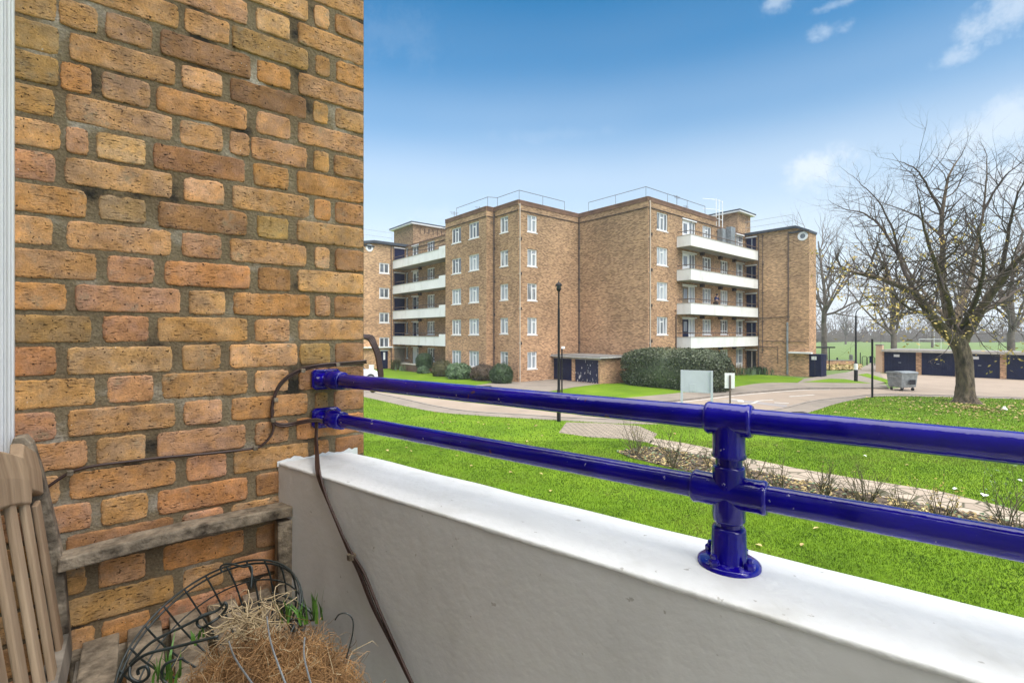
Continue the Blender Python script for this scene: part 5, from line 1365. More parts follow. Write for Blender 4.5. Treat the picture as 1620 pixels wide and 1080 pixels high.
sg = thing('small_sign', tuple(AT(1155, 660, D)), 'small upright white sign plate on a dark brown post beside the pale board', 'sign')
mb = MB(); mb.box((a.x, a.y + .06, zb), (.385, -.10, 0), (.006, .02, 0), (0, 0, zt - zb)); mb.build('plate', M['frame_white'], sg)
q = AT(1155, 600, D - .04); mb = MB(); rod(mb, q, .08, H - (593 - HZ) / F * D, .035); mb.build('pole', M['rail_brown'], sg)
p = G(1380, 631); t = thing('post', (p.x, p.y, .09), 'tall plain black post at the edge of the lawn to the left of the tree', 'post')
mb = MB(); rod(mb, p, .08, 3.56, .055); mb.build('pole', M['black_metal'], t)
mb = MB(); mb.box((p.x - .14, p.y - .02, 2.15), (.085, 0, 0), (0, .06, 0), (0, 0, .4)); mb.build('plate', M['navy_paint'], t)
p = G(1354, 604.5); t = thing('street_lamp', (p.x, p.y, .09), 'black street lamp with a curved arm and white band beside the garage path', 'street lamp')
mb = MB(); mb.lathe([(.13, .08), (.13, 1.5), (.07, 1.62), (.062, 5.3)], (p.x, p.y, 0), 12)
mb.build('column', M['black_metal'], t, smooth=True)
mb = MB(); mb.lathe([(.134, 1.0), (.134, 1.50)], (p.x, p.y, 0), 12); mb.build('band', M['frame_white'], t)
mb = MB(); mb.tube(catmull([(p.x, p.y, 5.28), (p.x + .05, p.y - .03, 5.65), (p.x + .35, p.y - .2, 6.0), (p.x + .75, p.y - .35, 6.1)], 6), .035, 8); mb.build('arm', M['black_metal'], t, smooth=True)
mb = MB(); mb.tube([(p.x + .72, p.y - .34, 6.1), (p.x + .85, p.y - .38, 6.13), (p.x + 1.1, p.y - .48, 6.14), (p.x + 1.42, p.y - .6, 6.12), (p.x + 1.5, p.y - .63, 6.11)], [.04, .10, .13, .10, .03], 10); mb.build('lamp_head', M['black_metal'], t, smooth=True)
# wheeled refuse container
p = G(1427, 617.3); bn = thing('wheelie_bin', (p.x, p.y, .012), 'galvanised four wheeled refuse container standing on the road near the garages', 'refuse bin')
def rot(x, y, z, a=R(12), o=None): o = o or p; return (o.x + x * math.cos(a) - y * math.sin(a), o.y + x * math.sin(a) + y * math.cos(a), z)
mb = MB(); lv = [(.55, .42, .24), (.60, .46, .27), (.68, .54, 1.18), (.72, .57, 1.185), (.72, .57, 1.24)]
for hx, hy, z in lv:
    for sx, sy in ((-1, -1), (1, -1), (1, 1), (-1, 1)): mb.v.append(rot(sx * hx, sy * hy, z))
for i in range(len(lv) - 1):
    for k in range(4): k2 = (k + 1) % 4; mb.face((i * 4 + k, i * 4 + k2, i * 4 + 4 + k2, i * 4 + 4 + k))
mb.face((3, 2, 1, 0)); mb.face((16, 17, 18, 19)); mb.build('body', M['steel'], bn, bevel=.015)
mb = MB(); L_n = 8
for i in range(L_n + 1):
    a = math.pi * i / L_n; y = -.56 * math.cos(a); z = 1.245 + .07 * math.sin(a)
    mb.v.append(rot(-.70, y, z)); mb.v.append(rot(.70, y, z))
for i in range(L_n): mb.face((2 * i, 2 * i + 1, 2 * i + 3, 2 * i + 2))
mb.face([2 * i for i in range(L_n + 1)][::-1]); mb.face([2 * i + 1 for i in range(L_n + 1)]); mb.build('lid', M['steel'], bn, bevel=.01)
mb = MB(); mb.box(rot(-.1, -.59, .45), Vector(rot(.5, -.62, .45)) - Vector(rot(0, -.62, .45)), (0, -.006, 0), (0, 0, .32)); mb.build('sticker', M['dark_cloth'], bn)
for sx in (-1, 1):
    mb = MB(); mb.tube([rot(sx * .60, -.2, .95), rot(sx * .76, -.2, .95), rot(sx * .76, .2, .95), rot(sx * .60, .2, .95)], .02, 6); mb.build('handle', M['steel'], bn)
    for sy in (-1, 1):
        c = Vector(rot(sx * .45, sy * .36, .11)); mb = MB(); ax = Vector(rot(1, .3 * sx, 0)) - Vector((p.x, p.y, 0))
        mb.lathe([(.0, -.03), (.10, -.03), (.10, .03), (0, .03)], c, 14, 0, ax); wh = mb.build('wheel', M['tyre'], bn)
        mb = MB(); mb.box(c - Vector((.04, .04, -.085)), (.08, 0, 0), (0, .08, 0), (0, 0, .06)); mb.build('castor', M['steel'], wh)
# ------------------------------------------------------------------ garages beyond the yard
GD = -U2; g0 = G(1386, 589.3).xy; gf = Face(g0, GD, 24)
gr = thing('garage_row', (g0.x, g0.y, 0), 'row of low brick garages with dark blue doors behind the big bare tree', 'garage block')
drs = [(1398.5, 1449), (1457.5, 1511), (1519, 1582), (1592, 1660)]
hol = [(gf.px(a), gf.px(b), .0, 2.10) for a, b in drs]
hol += [(hol[-1][1] + .5 + i * 3.1, hol[-1][1] + 3.1 + i * 3.1, 0, 2.1) for i in range(2)]
mb = MB(); gf.wall(mb, 0, 2.2, hol, .12); x = gf.px(1398)
gf.box(mb, -.02, x - .1, -.5, .06, 0, 2.72); q = gf.p + gf.n * -5.5
back(mb, gf.p + gf.n * -5.5, gf.p + gf.n * -.5, 2.2); mb.build('wall', M['brick_far'], gr)
mb = MB(); gf.box(mb, x - .12, 24, -5.6, .22, 2.203, 2.30); gf.box(mb, -.05, x - .08, -.55, .10, 2.722, 2.80); mb.build('roof', M['roof_felt'], gr)
mb = MB(); gf.box(mb, x - .13, 24, .10, .26, 2.10, 2.325); mb.build('fascia', M['concrete'], gr)
for i, (xa, xb, z0, z1) in enumerate(hol):
    mb = MB(); gf.box(mb, xa + .01, xb - .01, -.11, -.06, .03, 2.09)
    m_ = 'flaking_navy' if False else 'navy_paint'; d = mb.build('garage_door', M[m_], gr)
    mb = MB(); n = 9
    for k in range(n + 1): xx = xa + .05 + (xb - xa - .1) * k / n; gf.box(mb, xx - .015, xx + .015, -.059, -.045, .05, 2.07)
    mb.build('rib', M['navy_paint'], d)
    mb = MB(); gf.box(mb, (xa + xb) / 2 - .1, (xa + xb) / 2 + .1, -.044, -.02, 1.05, 1.12); mb.build('handle', M['steel'], d)
    if i in (0, 2):
        mb = MB(); gf.box(mb, xa + .75, xa + 1.2, -.043, -.035, 1.62, 1.86); mb.build('notice', M['frame_white'], d)
# single storey garages against the block
ga = Face(GCN + U2 * 4.93, -U2, 4.93)
gb = thing('twin_garage', (GCN.x, GCN.y, 0), 'low flat roofed brick garage with two blue doors built against the apartment block', 'garage')
hs = sorted([(ga.px(840 + 205 / 6.75), ga.px(840 + 435 / 6.75), .1, 1.86), (ga.px(840 + 468 / 6.75), ga.px(840 + 718 / 6.75), .1, 1.86)])
mb = MB(); ga.wall(mb, 0, 1.95, hs, .14); Face(GCN, V2, 3.9).wall(mb, 0, 1.95); mb.build('wall', M['brick_far'], gb)
mb = MB(); mb.prism([ga.at(-1.3, .30, 0)[:2], ga.at(4.93 + .28, .30, 0)[:2], (Vector(ga.at(4.93 + .28, 0, 0)[:2]) + V2 * 3.9), (Vector(ga.at(-1.2, 0, 0)[:2]) + V2 * 3.75)], 2.05, 2.17); mb.build('roof', M['roof_felt'], gb)
mb = MB(); mb.prism([ga.at(-1.32, .34, 0)[:2], ga.at(4.93 + .32, .34, 0)[:2], (Vector(ga.at(4.93 + .32, 0, 0)[:2]) + V2 * 3.88), (Vector(ga.at(4.93 + .2, 0, 0)[:2]) + V2 * 3.88), ga.at(4.93 + .20, .22, 0)[:2], ga.at(-1.3, .22, 0)[:2]], 2.015, 2.10); mb.build('roof_edge', M['marking'], gb)
mb = MB(); ga.box(mb, hs[0][0] - .35, hs[1][1] + .25, .003, .05, 1.863, 2.01); mb.build('lintel', M['concrete'], gb)
for i, h_ in enumerate(hs):
    mb = MB(); ga.box(mb, h_[0] + .01, h_[1] - .01, -.13, -.06, .10, 1.85); d = mb.build('garage_door', M['navy_paint' if i == 0 else 'flaking_navy'], gb)
    if i: tag(d, 'blue garage door with flaking white paint')
    mb = MB(); xm = (h_[0] + h_[1]) / 2; ga.box(mb, xm - .012, xm + .012, -.059, -.05, .12, 1.84); mb.build('meeting_strip', M['dark_line'], d)
    mb = MB(); ga.box(mb, xm + .06, xm + .20, -.059, -.03, 1.0, 1.05); mb.build('handle', M['steel'], d)
# navy meter cabinet at the foot of the stair tower, low wall to the park, park railings and posts
c = G(1289, 598.2); cx = Face(c.xy - V2 * .05, V2, 1.45); mc = thing('store_cabinet', (c.x, c.y, 0), 'dark navy cabinet with a white notice standing against the foot of the stair tower', 'cabinet')
fc = Face(Vector((W_.x, W_.y)) + U2 * -.02, V2, 1.4); mb = MB()
fd_ = Face(W_ + U2 * .0 - U2 * .95, V2, 1.3)
mb.prism([W_ - U2 * .004, W_ - U2 * .95, W_ - U2 * .95 + V2 * 1.35, W_ - U2 * .004 + V2 * 1.35], .06, 1.98); mb.build('case', M['navy_paint'], mc, bevel=.01)
mb = MB(); fd_.box(mb, -.02, 1.37, -.97, .03, 1.983, 2.04); mb.build('top', M['navy_paint'], mc)
fe = Face(W_ - U2 * .006, -U2, .94); mb = MB(); fe.box(mb, .18, .58, .003, .012, 1.55, 1.85); mb.build('notice', M['frame_white'], mc)
mb = MB(); fe.box(mb, .45, .47, .003, .02, .1, 1.9); fd_.box(mb, .62, .64, .003, .02, .1, 1.9); mb.build('door_gap', M['dark_line'], mc)
a, b = G(1297, 577.0).xy, G(1353, 577.6).xy; lwf = Face(a, (b - a), (b - a).length)
lw = thing('low_wall', (a.x, a.y, 0), 'low brown wall with a dark coping between the stair tower and the street lamp', 'wall')
mb = MB(); lwf.wall(mb, 0, .52); lwf.box(mb, 0, lwf.L, -.25, -.01, 0, .52); mb.build('wall', M['brick_far'], lw); mb = MB(); lwf.box(mb, -.03, lwf.L + .03, -.28, .03, .523, .62); mb.build('coping', M['roof_felt'], lw)
a, b = G(1386, 583).xy, G(1383, 573).xy
def bollard(px, py, h, r, lab, m='black_metal', base=None):
    q = G(px, py); o = MB(); o.lathe([(r, 0), (r, h * .9), (r * .8, h * .96), (r * .3, h)], (q.x, q.y, 0), 8); tag(o.build('bollard', M[m], None), lab, 'bollard', None)
bollard(1361, 576, 1.5, .05, 'slender black bollard at the park entrance right of the street lamp'); bollard(1346.5, 571.5, .95, .22, 'stout grey bin shaped bollard beyond the low wall', 'roof_felt'); bollard(1324.5, 571, .5, .11, 'short thick black bollard standing in the park beyond the low wall')
def hoop(px, py, w, h, lab):
    q = G(px, py); o = MB(); o.tube([(q.x, q.y, 0), (q.x, q.y, h - .1), (q.x + .1, q.y, h), (q.x + w - .1, q.y, h), (q.x + w, q.y, h - .1), (q.x + w, q.y, 0)], .035, 6)
    tag(o.build('hoop_barrier', M['black_metal'], None), lab, 'barrier')
hoop(1364, 578, .55, 1.1, 'black metal hoop barrier across the park path, near the street lamp'); hoop(1372, 579, .9, 1.05, 'black metal hoop barrier across the park path, nearest the garages')
# signpost arm-like dark shelter roof seen past the tower
q = AT(1290, 550.5, 50); mb = MB(); mb.box((q.x, q.y, q.z), (2.2, .2, 0), (0, 1.2, 0), (0, 0, .13)); rod(mb, Vector((q.x + .2, q.y + .5, 0)), 0, q.z + .01, .06); rod(mb, Vector((q.x + 1.9, q.y + .7, 0)), 0, q.z + .01, .05)
tag(mb.build('shelter_roof', M['black_metal'], None), 'flat dark canopy on posts jutting out past the stair tower', 'canopy')
# goal posts far out on the field
def goal(px, d, w, h, lab):
    q = AT(px, 540, d); mb = MB(); mb.tube([(q.x, d, 0), (q.x, d, h), (q.x + w, d, h), (q.x + w, d, 0)], .05, 5); tag(mb.build('goal_post', M['frame_white'], None), lab, 'goal posts')
goal(1454, 120, 5.5, 2.4, 'white football goal frame standing on the far playing field above the garage roof')
goal(1478, 150, 4.5, 5.0, 'taller and more distant white goal frame out on the playing field')
# ------------------------------------------------------------------ a parked car showing past the end of the wall
cp = G(556, 604.5); ct = thing('parked_car', (cp.x, cp.y, .02), 'white parked car with pale windscreen partly hidden behind the end of the brick wall', 'car')
cd = Vector((.86, .5, 0)).normalized(); cn = Vector((cd.y, -cd.x, 0))
def cpt(x, y, z): q = Vector((cp.x, cp.y, 0)) + cd * x + cn * y; return (q.x, q.y, z + .02)
prof_ = [(-2.05, .35), (-2.08, .75), (-1.95, .98), (-1.2, 1.06), (1.0, 1.02), (1.75, .90), (2.02, .70), (2.05, .35)]
mb = MB()
def loft(mb, pr, ys):
    b = len(mb.v); n = len(pr)
    for y, s in ys:
        for x, z in pr: mb.v.append(cpt(x * s, y, z))
    for j in range(len(ys) - 1):
        for i in range(n): i2 = (i + 1) % n; mb.face((b + j * n + i, b + j * n + i2, b + (j + 1) * n + i2, b + (j + 1) * n + i))
    mb.face([b + i for i in range(n)][::-1]); mb.face([b + (len(ys) - 1) * n + i for i in range(n)])
loft(mb, prof_, [(-.86, .97), (-.80, 1), (.80, 1), (.86, .97)]); mb.build('body', M['car_white'], ct, bevel=.03)
mb = MB(); cab_ = [(-1.75, 1.0), (-1.2, 1.44), (.25, 1.46), (1.05, 1.0)]
b = len(mb.v)
for y, k_ in ((-.80, 1), (.80, 1)):
    for i, (x, z) in enumerate(cab_): mb.v.append(cpt(x, y * (1 if i in (0, 3) else .82), z))
for i in range(4): i2 = (i + 1) % 4; mb.face((i, i2, 4 + i2, 4 + i))
mb.face((3, 2, 1, 0)); mb.face((4, 5, 6, 7)); mb.build('cabin', M['glass_dark'], ct, bevel=.02)
mb = MB(); 
for i, (x, z) in enumerate(((-1.22, 1.44), (-1.1, 1.50), (.15, 1.52), (.30, 1.455))):
    for y in (-.67, .67): mb.v.append(cpt(x, y, z))
for i in range(3): mb.face((2 * i, 2 * i + 1, 2 * i + 3, 2 * i + 2))
mb.build('roof', M['car_white'], ct)
for x in (-1.3, 1.3):
    for y in (-.80, .80):
        mb = MB(); mb.lathe([(0, -.10), (.31, -.10), (.33, -.06), (.33, .06), (.31, .10), (0, .10)], cpt(x, y, .33), 18, 0, cn); wh = mb.build('wheel', M['tyre'], ct, smooth=False)
        mb = MB(); mb.lathe([(0, -.115), (.20, -.108), (.21, -.09), (.21, .09), (.20, .108), (0, .115)], cpt(x, y, .33), 14, 0, cn); mb.build('rim', M['steel'], wh)
for y in (-.6, .6):
    mb = MB(); mb.lathe([(0, .06), (.10, .05), (.13, 0), (.13, -.05)], cpt(1.98, y, .74), 12, 0, cd); mb.build('headlight', M['pale_board'], ct)
q = G(588, 594.5); mb = MB(); mb.box((q.x - .25, q.y, 0), (.42, .05, 0), (-.05, .3, 0), (0, 0, .95)); mb.box((q.x - .27, q.y - .02, .951), (.46, .05, 0), (-.05, .34, 0), (0, 0, .05))
tag(mb.build('utility_box', M['frame_white'], None), 'upright white utility box on the grass left of the stair tower door', 'utility box')
# scraps of litter on the right lawn
for px, py, lab in ((1589, 651, 'crumpled white plastic bag on the leafy grass right of the tree trunk'), ):
    q = G(px, py); rr_ = random.Random(px); mb = MB(); n = 10
    for j in range(5):
        for i in range(n): a = 6.283 * i / n; r_ = (.11 - .02 * j) * rr_.uniform(.6, 1.3); mb.v.append((q.x + r_ * 1.3 * math.cos(a), q.y + r_ * math.sin(a), .095 + .04 * j * rr_.uniform(.7, 1.3)))
    for j in range(4):
        for i in range(n): mb.face((j * n + i, j * n + (i + 1) % n, (j + 1) * n + (i + 1) % n, (j + 1) * n + i))
    mb.face([4 * n + i for i in range(n)]); tag(mb.build('plastic_bag', M['frame_white']), lab, 'litter')
litter_ = [(1368, 727, 'white paper scrap in the middle of the right lawn'), (1512, 781, 'white paper scrap near the garden path, left one of a close pair'), (1558, 791, 'larger white paper scrap near the garden path'), (1613, 767, 'white paper scrap beside the greenest rose bush at the right')]
for i, (px, py, lab) in enumerate(litter_):
    q = G(px, py); mb = MB(); s = .05 + .015 * (i % 3); a = i * 1.3
    P_ = [(q.x + s * math.cos(a + t_) * (1 + .3 * math.sin(3 * t_)), q.y + s * math.sin(a + t_), .13 + .025 * math.sin(2.2 * t_ + i)) for t_ in (0, 1.1, 2.0, 3.2, 4.1, 5.3)]
    c_ = len(mb.v); mb.v.extend(P_); mb.v.append((q.x, q.y, .15))
    for k in range(6): mb.face((c_ + k, c_ + (k + 1) % 6, c_ + 6))
    tag(mb.build('paper_scrap', M['frame_white']), lab, 'litter')
# ------------------------------------------------------------------ the person on the second gallery
z0 = S * 2 + .14; pp = f_c.at(f_c.px(1117.5), .86, z0); pt_ = thing('person', pp, 'person in a navy top leaning on the rail of a white balcony of the block', 'person')
px_ = f_c.d.to_3d(); pn_ = f_c.n.to_3d()
def bd(x, o, z): return tuple(px_ * x + pn_ * o + Vector((0, 0, z)))
J = dict(pel=(0, 0, .95), chest=(0, .06, 1.28), neck=(0, .09, 1.47), head=(0, .12, 1.56), top=(0, .12, 1.70),
         sl=(-.19, .06, 1.40), el=(-.30, .16, 1.15), hl=(-.22, .36, 1.10), sr=(.19, .06, 1.40), er=(.30, .16, 1.15), hr=(.20, .36, 1.10),
         tl=(-.09, 0, .90), kl=(-.10, .03, .48), al=(-.10, -.02, .07), fl=(-.11, .14, .03), tr=(.09, 0, .90), kr=(.10, .03, .48), ar=(.10, -.02, .07), fr=(.11, .14, .03))
RD = dict(pel=.15, chest=.155, neck=.055, head=.085, top=.075, sl=.07, el=.05, hl=.035, sr=.07, er=.05, hr=.035, tl=.09, kl=.06, al=.045, fl=.035, tr=.09, kr=.06, ar=.045, fr=.035)
ed_ = [('pel', 'chest'), ('chest', 'neck'), ('neck', 'head'), ('head', 'top'), ('chest', 'sl'), ('sl', 'el'), ('el', 'hl'), ('chest', 'sr'), ('sr', 'er'), ('er', 'hr'), ('pel', 'tl'), ('tl', 'kl'), ('kl', 'al'), ('al', 'fl'), ('pel', 'tr'), ('tr', 'kr'), ('kr', 'ar'), ('ar', 'fr')]
def skinned(name, keys, edges, grow, m, parent):
    me = bpy.data.meshes.new(name); ks = list(keys); me.from_pydata([bd(*J[k]) for k in ks], [(ks.index(a), ks.index(b)) for a, b in edges], [])
    o = bpy.data.objects.new(name, me); COL.objects.link(o); o.parent = parent
    o.modifiers.new('skin', 'SKIN'); sv = me.skin_vertices[0].data
    for i, k in enumerate(ks): sv[i].radius = (RD[k] + grow, RD[k] * .85 + grow); sv[i].use_root = (i == 0)
    sb = o.modifiers.new('sub', 'SUBSURF'); sb.levels = sb.render_levels = 2; me.materials.append(m); return o
skinned('body', J, ed_, 0, M['skin'], pt_)
skinned('navy_top', ['pel', 'chest', 'sl', 'el', 'sr', 'er'], [('pel', 'chest'), ('chest', 'sl'), ('sl', 'el'), ('chest', 'sr'), ('sr', 'er')], .022, M['navy_cloth'], pt_)
skinned('trousers', ['pel', 'tl', 'kl', 'al', 'tr', 'kr', 'ar'], [('pel', 'tl'), ('tl', 'kl'), ('kl', 'al'), ('pel', 'tr'), ('tr', 'kr'), ('kr', 'ar')], .016, M['dark_cloth'], pt_)
mb = MB(); hc = Vector(pp) + Vector(bd(0, .105, 1.63)); mb.lathe([(.03, -.10), (.085, -.06), (.105, .02), (.09, .085), (.04, .115), (0, .12)], hc, 14, 0, (Vector((0, 0, 1)) - pn_ * .35)); mb.build('hair', M['hair'], pt_, smooth=True)
# ------------------------------------------------------------------ hedge, shrubs, roses
def leaf_cloud(mb, pts, nrm, size, g, mi=0):
    for p, n in zip(pts, nrm):
        s = size * g.uniform(.6, 1.4); t = Vector((g.gauss(0, 1), g.gauss(0, 1), g.gauss(0, 1))); t = (t - n * t.dot(n) * .4).normalized(); b_ = (n + Vector((g.gauss(0, .6), g.gauss(0, .6), g.gauss(0, .6)))).cross(t).normalized()
        i = len(mb.v); mb.v.extend((tuple(p - t * s), tuple(p + b_ * s * .45), tuple(p + t * s), tuple(p - b_ * s * .45))); mb.face((i, i + 1, i + 2, i + 3), mi)
def bush(name, c, ax, ay, az, ea, n, size, m, label, cat, seed, group=None, power=2.4, rough=.10, base=0.0):
    """c ground centre, ax/ay half axes (2-D vectors), az height, superellipse power"""
    g = random.Random(seed); root = thing(name, (c.x, c.y, base), label, cat, group); pts, nrm = [], []
    core = MB(); nu, nv = 28, 12
    def surf(a, ph, k=1.0):
        ca, sa = math.cos(a), math.sin(a); cp_, sp = math.cos(ph), math.sin(ph); pw = 2 / power
        q = lambda v: math.copysign(abs(v) ** pw, v)
        x, y, z = q(ca) * q(cp_), q(sa) * q(cp_), q(sp); d = Vector((x, y, z))
        k *= 1 + rough * noise.noise(d * 2.2 + Vector((seed, 0, 0))) + rough * .5 * noise.noise(d * 6 + Vector((0, seed, 0)))
        zz = az * (.42 + .58 * z) if z > -0.72 else 0
        v = Vector((c.x, c.y, base)) + (ax * x + ay * y).to_3d() * k; v.z = base + max(0.0, az * (.40 + .60 * z * k)); return v
    for j in range(nv + 1):
        ph = -math.pi / 2 + math.pi * j / nv
        for i in range(nu): core.v.append(tuple(surf(2 * math.pi * i / nu, ph, .90)))
    for j in range(nv):
        for i in range(nu): core.face((j * nu + i, j * nu + (i + 1) % nu, (j + 1) * nu + (i + 1) % nu, (j + 1) * nu + i))
    core.build('inner_growth', M[m], root, smooth=True)
    mb = MB()
    for _ in range(n):
        a, ph = g.uniform(0, 6.283), math.asin(g.uniform(-.75, 1)); p = surf(a, ph, g.uniform(.90, 1.03)); q1, q2 = surf(a + .03, ph), surf(a, ph + .03)
        nn = (q1 - surf(a, ph)).cross(q2 - surf(a, ph)); nn = nn.normalized() if nn.length > 1e-9 else Vector((0, 0, 1)); pts.append(p); nrm.append(nn)
    leaf_cloud(mb, pts, nrm, size, g); mb.build('foliage', M[m], root); return root
hcen = (G(978, 609).xy + G(1133, 624).xy) / 2 + V2 * 1.35
bush('hedge', hcen, -U2 * 3.95, V2 * 1.75, 2.78, 0, 26000, .075, 'hedge', 'big clipped dark green hedge in front of the apartment block beside the twin garage', 'hedge', 3, None, 3.3, .05, .05)
def shrub(px, py, w, h, m, label, seed, n=4200, size=.05, pw=2.1, z0=.06, rough=.14):
    c = G(px, py); k = c.y / F; bush('shrub', c.xy + Vector((.0, w * k * .42)), Vector((w * k / 2, 0)), Vector((0, w * k * .45)), h * k, 0, n, size, m, label, 'shrub', seed, 'shrubs along the foot of the block', pw, rough, z0)
shrub(793, 609, 37, 32, 'shrub_dark', 'tight round dark green shrub nearest the corner of the block', 11, 5200, .045)
shrub(765, 604.5, 44, 26, 'shrub_red', 'low brownish red shrub between the pale shrub and the round green one', 12, 4600, .05)
shrub(724, 602, 42, 26, 'shrub_pale', 'pale leafy light green shrub under the bay windows', 13, 2600, .085, 2.0, .06, .25)
shrub(698, 597.5, 34, 26, 'shrub_olive', 'rounded olive green shrub left of the pale leafy one', 14)
shrub(668, 592.5, 18, 12, 'shrub_pale', 'small bright green ground plant under the topiary shrub', 16, 1400, .07, 2, .06, .3)
# topiary: a clipped ball on a short stem
c = G(669, 592); k = c.y / F; bush('topiary', c.xy + Vector((0, .8)), Vector((13.5 * k, 0)), Vector((0, .75)), 24 * k, 0, 4200, .05, 'shrub_dark', 'dark green clipped topiary standing by the ground floor door of the left wing', 'topiary', 17, None, 2.5, .07, .55)
mb = MB(); mb.tube([(c.x, c.y + .8, 0), (c.x, c.y + .8, .75)], .07, 6); o = mb.build('stem', M['bark']); o.parent = [q for q in bpy.data.objects if q.name.startswith('topiary')][0]; o.matrix_parent_inverse = Matrix.Translation(-Vector(o.parent.location))
def tuft(px, py, h, n, m, label, seed, spread):
    q = G(px, py); g = random.Random(seed); root = thing('garden_plant', (q.x, q.y, .05), label, 'plant'); mb = MB()
    for _ in range(n):
        p = q + Vector((g.gauss(0, spread), g.gauss(0, spread * .5), .05)); a = g.uniform(0, 6.283); l = Vector((math.cos(a), math.sin(a), 0)) * h * g.uniform(.1, .7); hh = h * g.uniform(.5, 1.1); wv = Vector((-math.sin(a), math.cos(a), 0)) * .022
        qs = [p, p + l * .4 + Vector((0, 0, hh * .8)), p + l + Vector((0, 0, hh * .85))]; b = len(mb.v); mb.v.extend(tuple(v) for v in (qs[0] - wv, qs[0] + wv, qs[1] - wv, qs[1] + wv, qs[2])); mb.face((b, b + 1, b + 3, b + 2)); mb.face((b + 2, b + 3, b + 4))
    mb.build('leaves', M[m], root)
tuft(1154, 594, 1.15, 420, 'grass_pale', 'tuft of dry brownish ornamental grass between the hedge and the ground floor windows', 1, .55)
tuft(1178, 593.5, .75, 420, 'shrub_pale', 'low green leafy plants in the brick bed under the ground floor door', 2, 1.0); tuft(1199, 592.5, .85, 260, 'shrub_dark', 'dark green plant at the end of the brick bed by the stair tower', 3, .35)
tuft(651, 588, .9, 200, 'shrub_pale', 'yellowish green plants in the planter left of the topiary', 4, .6); tuft(627, 586, 1.3, 160, 'shrub_olive', 'spiky plant beside the entrance steps of the left stair tower', 5, .25)
def branch(mb, p, d, l, r, g, depth, leaves, kink=.28, nseg=5, up=.12, fork=(3, 5)):
    pts, rad = [p.copy()], [r]; q = p.copy(); dd = d.normalized()
    for i in range(nseg):
        dd = (dd + Vector((g.gauss(0, kink), g.gauss(0, kink), g.gauss(0, kink) + up)) * .5).normalized(); q = q + dd * (l / nseg); pts.append(q.copy()); rad.append(r * (1 - .68 * (i + 1) / nseg))
    mb.tube(pts, rad, 5 if r > .02 else 3, cap=False)
    if depth == 0:
        for k in range(1, len(pts)): leaves.append(pts[k])
        return
    for _ in range(g.randint(*fork)):
        k = g.randint(1, nseg); dv = (pts[k] - pts[k - 1]).normalized(); s = dv.orthogonal().normalized(); s.rotate(Matrix.Rotation(g.uniform(0, 6.283), 3, dv)) if False else None
        s = Matrix.Rotation(g.uniform(0, 6.283), 3, dv) @ s
        branch(mb, pts[k], dv * g.uniform(.5, 1.0) + s * g.uniform(.4, 1.0), l * g.uniform(.45, .75), rad[k] * .72, g, depth - 1, leaves, kink, nseg, up, fork)
def rose(px, py, ptop, n, label, seed, m='leaf_rose', nl=60, wide=.5):
    q = G(px, py, .10); g = random.Random(seed); h = (py - ptop) * q.y / F; root = thing('rose_bush', tuple(q), label, 'rose bush', 'pruned rose bushes in the bed'); mb = MB(); lv = []
    for _ in range(n):
        d = Vector((g.gauss(0, wide), g.gauss(0, wide), 1)); branch(mb, q + Vector((g.gauss(0, .05), g.gauss(0, .05), -.02)), d, h * g.uniform(.6, 1.05), .015, g, 1, lv, .25, 5, .25, (3, 5))
    mb.build('stems', M['stem'], root)
    if nl:
        mb = MB(); ps = [g.choice(lv) for _ in range(nl)]; leaf_cloud(mb, ps, [Vector((0, 0, 1))] * nl, .028, g); mb.build('leaves', M[m], root)
rose(1005, 722, 662, 10, 'pruned rose bush at the left tip of the flower bed beside the setts', 1, 'leaf_rose', 90)
rose(1064, 739, 676, 11, 'pruned rose bush second from the left tip of the flower bed', 2, 'leaf_rose', 90)
rose(1120, 742, 705, 5, 'sparse thin rose stems just left of the blue rail post', 8, 'leaf_rose', 20)
rose(1190, 762, 700, 6, 'tall thin rose stems right behind the blue rail post', 3, 'leaf_rose', 40); rose(1234, 777, 728, 9, 'bushy pruned rose second to the right of the blue rail post', 4, 'leaf_rose', 50)
rose(1300, 790, 722, 11, 'rose bush with one tall reddish shoot right of the blue rail post', 5, 'leaf_fallen', 30); rose(1368, 800, 744, 13, 'dense twiggy rose bush without leaves right of the reddish shoot', 6, 'leaf_rose', 12, .6)
rose(1425, 812, 764, 7, 'small low rose bush between the dense twiggy one and the yellow leaved one', 7, 'leaf_rose', 25); rose(1487, 822, 768, 9, 'rose bush with yellow green leaves near the right end of the bed', 9, 'leaf_yellow', 130, .6)
rose(1600, 846, 748, 11, 'tall rose bush with fresh green leaves at the right end of the path', 10, 'shrub_pale', 160)
# ------------------------------------------------------------------ the big tree
tp = G(1530, 637, .09); tr_ = thing('tree', tuple(tp), 'large nearly bare tree with a few yellow leaves and a thick leaning trunk', 'tree')
D0 = tp.y
def tpx(zx, zy, dd=0): return AT(1250 + .463 * zx, 180 + .463 * zy, D0 + dd)
gt = random.Random(12); tk, cr2 = MB(), MB(); tips = []
def limb(pts, r0, r1, mb, n=9):
    l = catmull(pts, 5); k = len(l); mb.tube([p + Vector((gt.gauss(0, .018), gt.gauss(0, .018), 0)) for p in l], [r0 + (r1 - r0) * (i / (k - 1)) ** .8 for i in range(k)], n, cap=False); return l, [r0 + (r1 - r0) * (i / (k - 1)) ** .8 for i in range(k)]
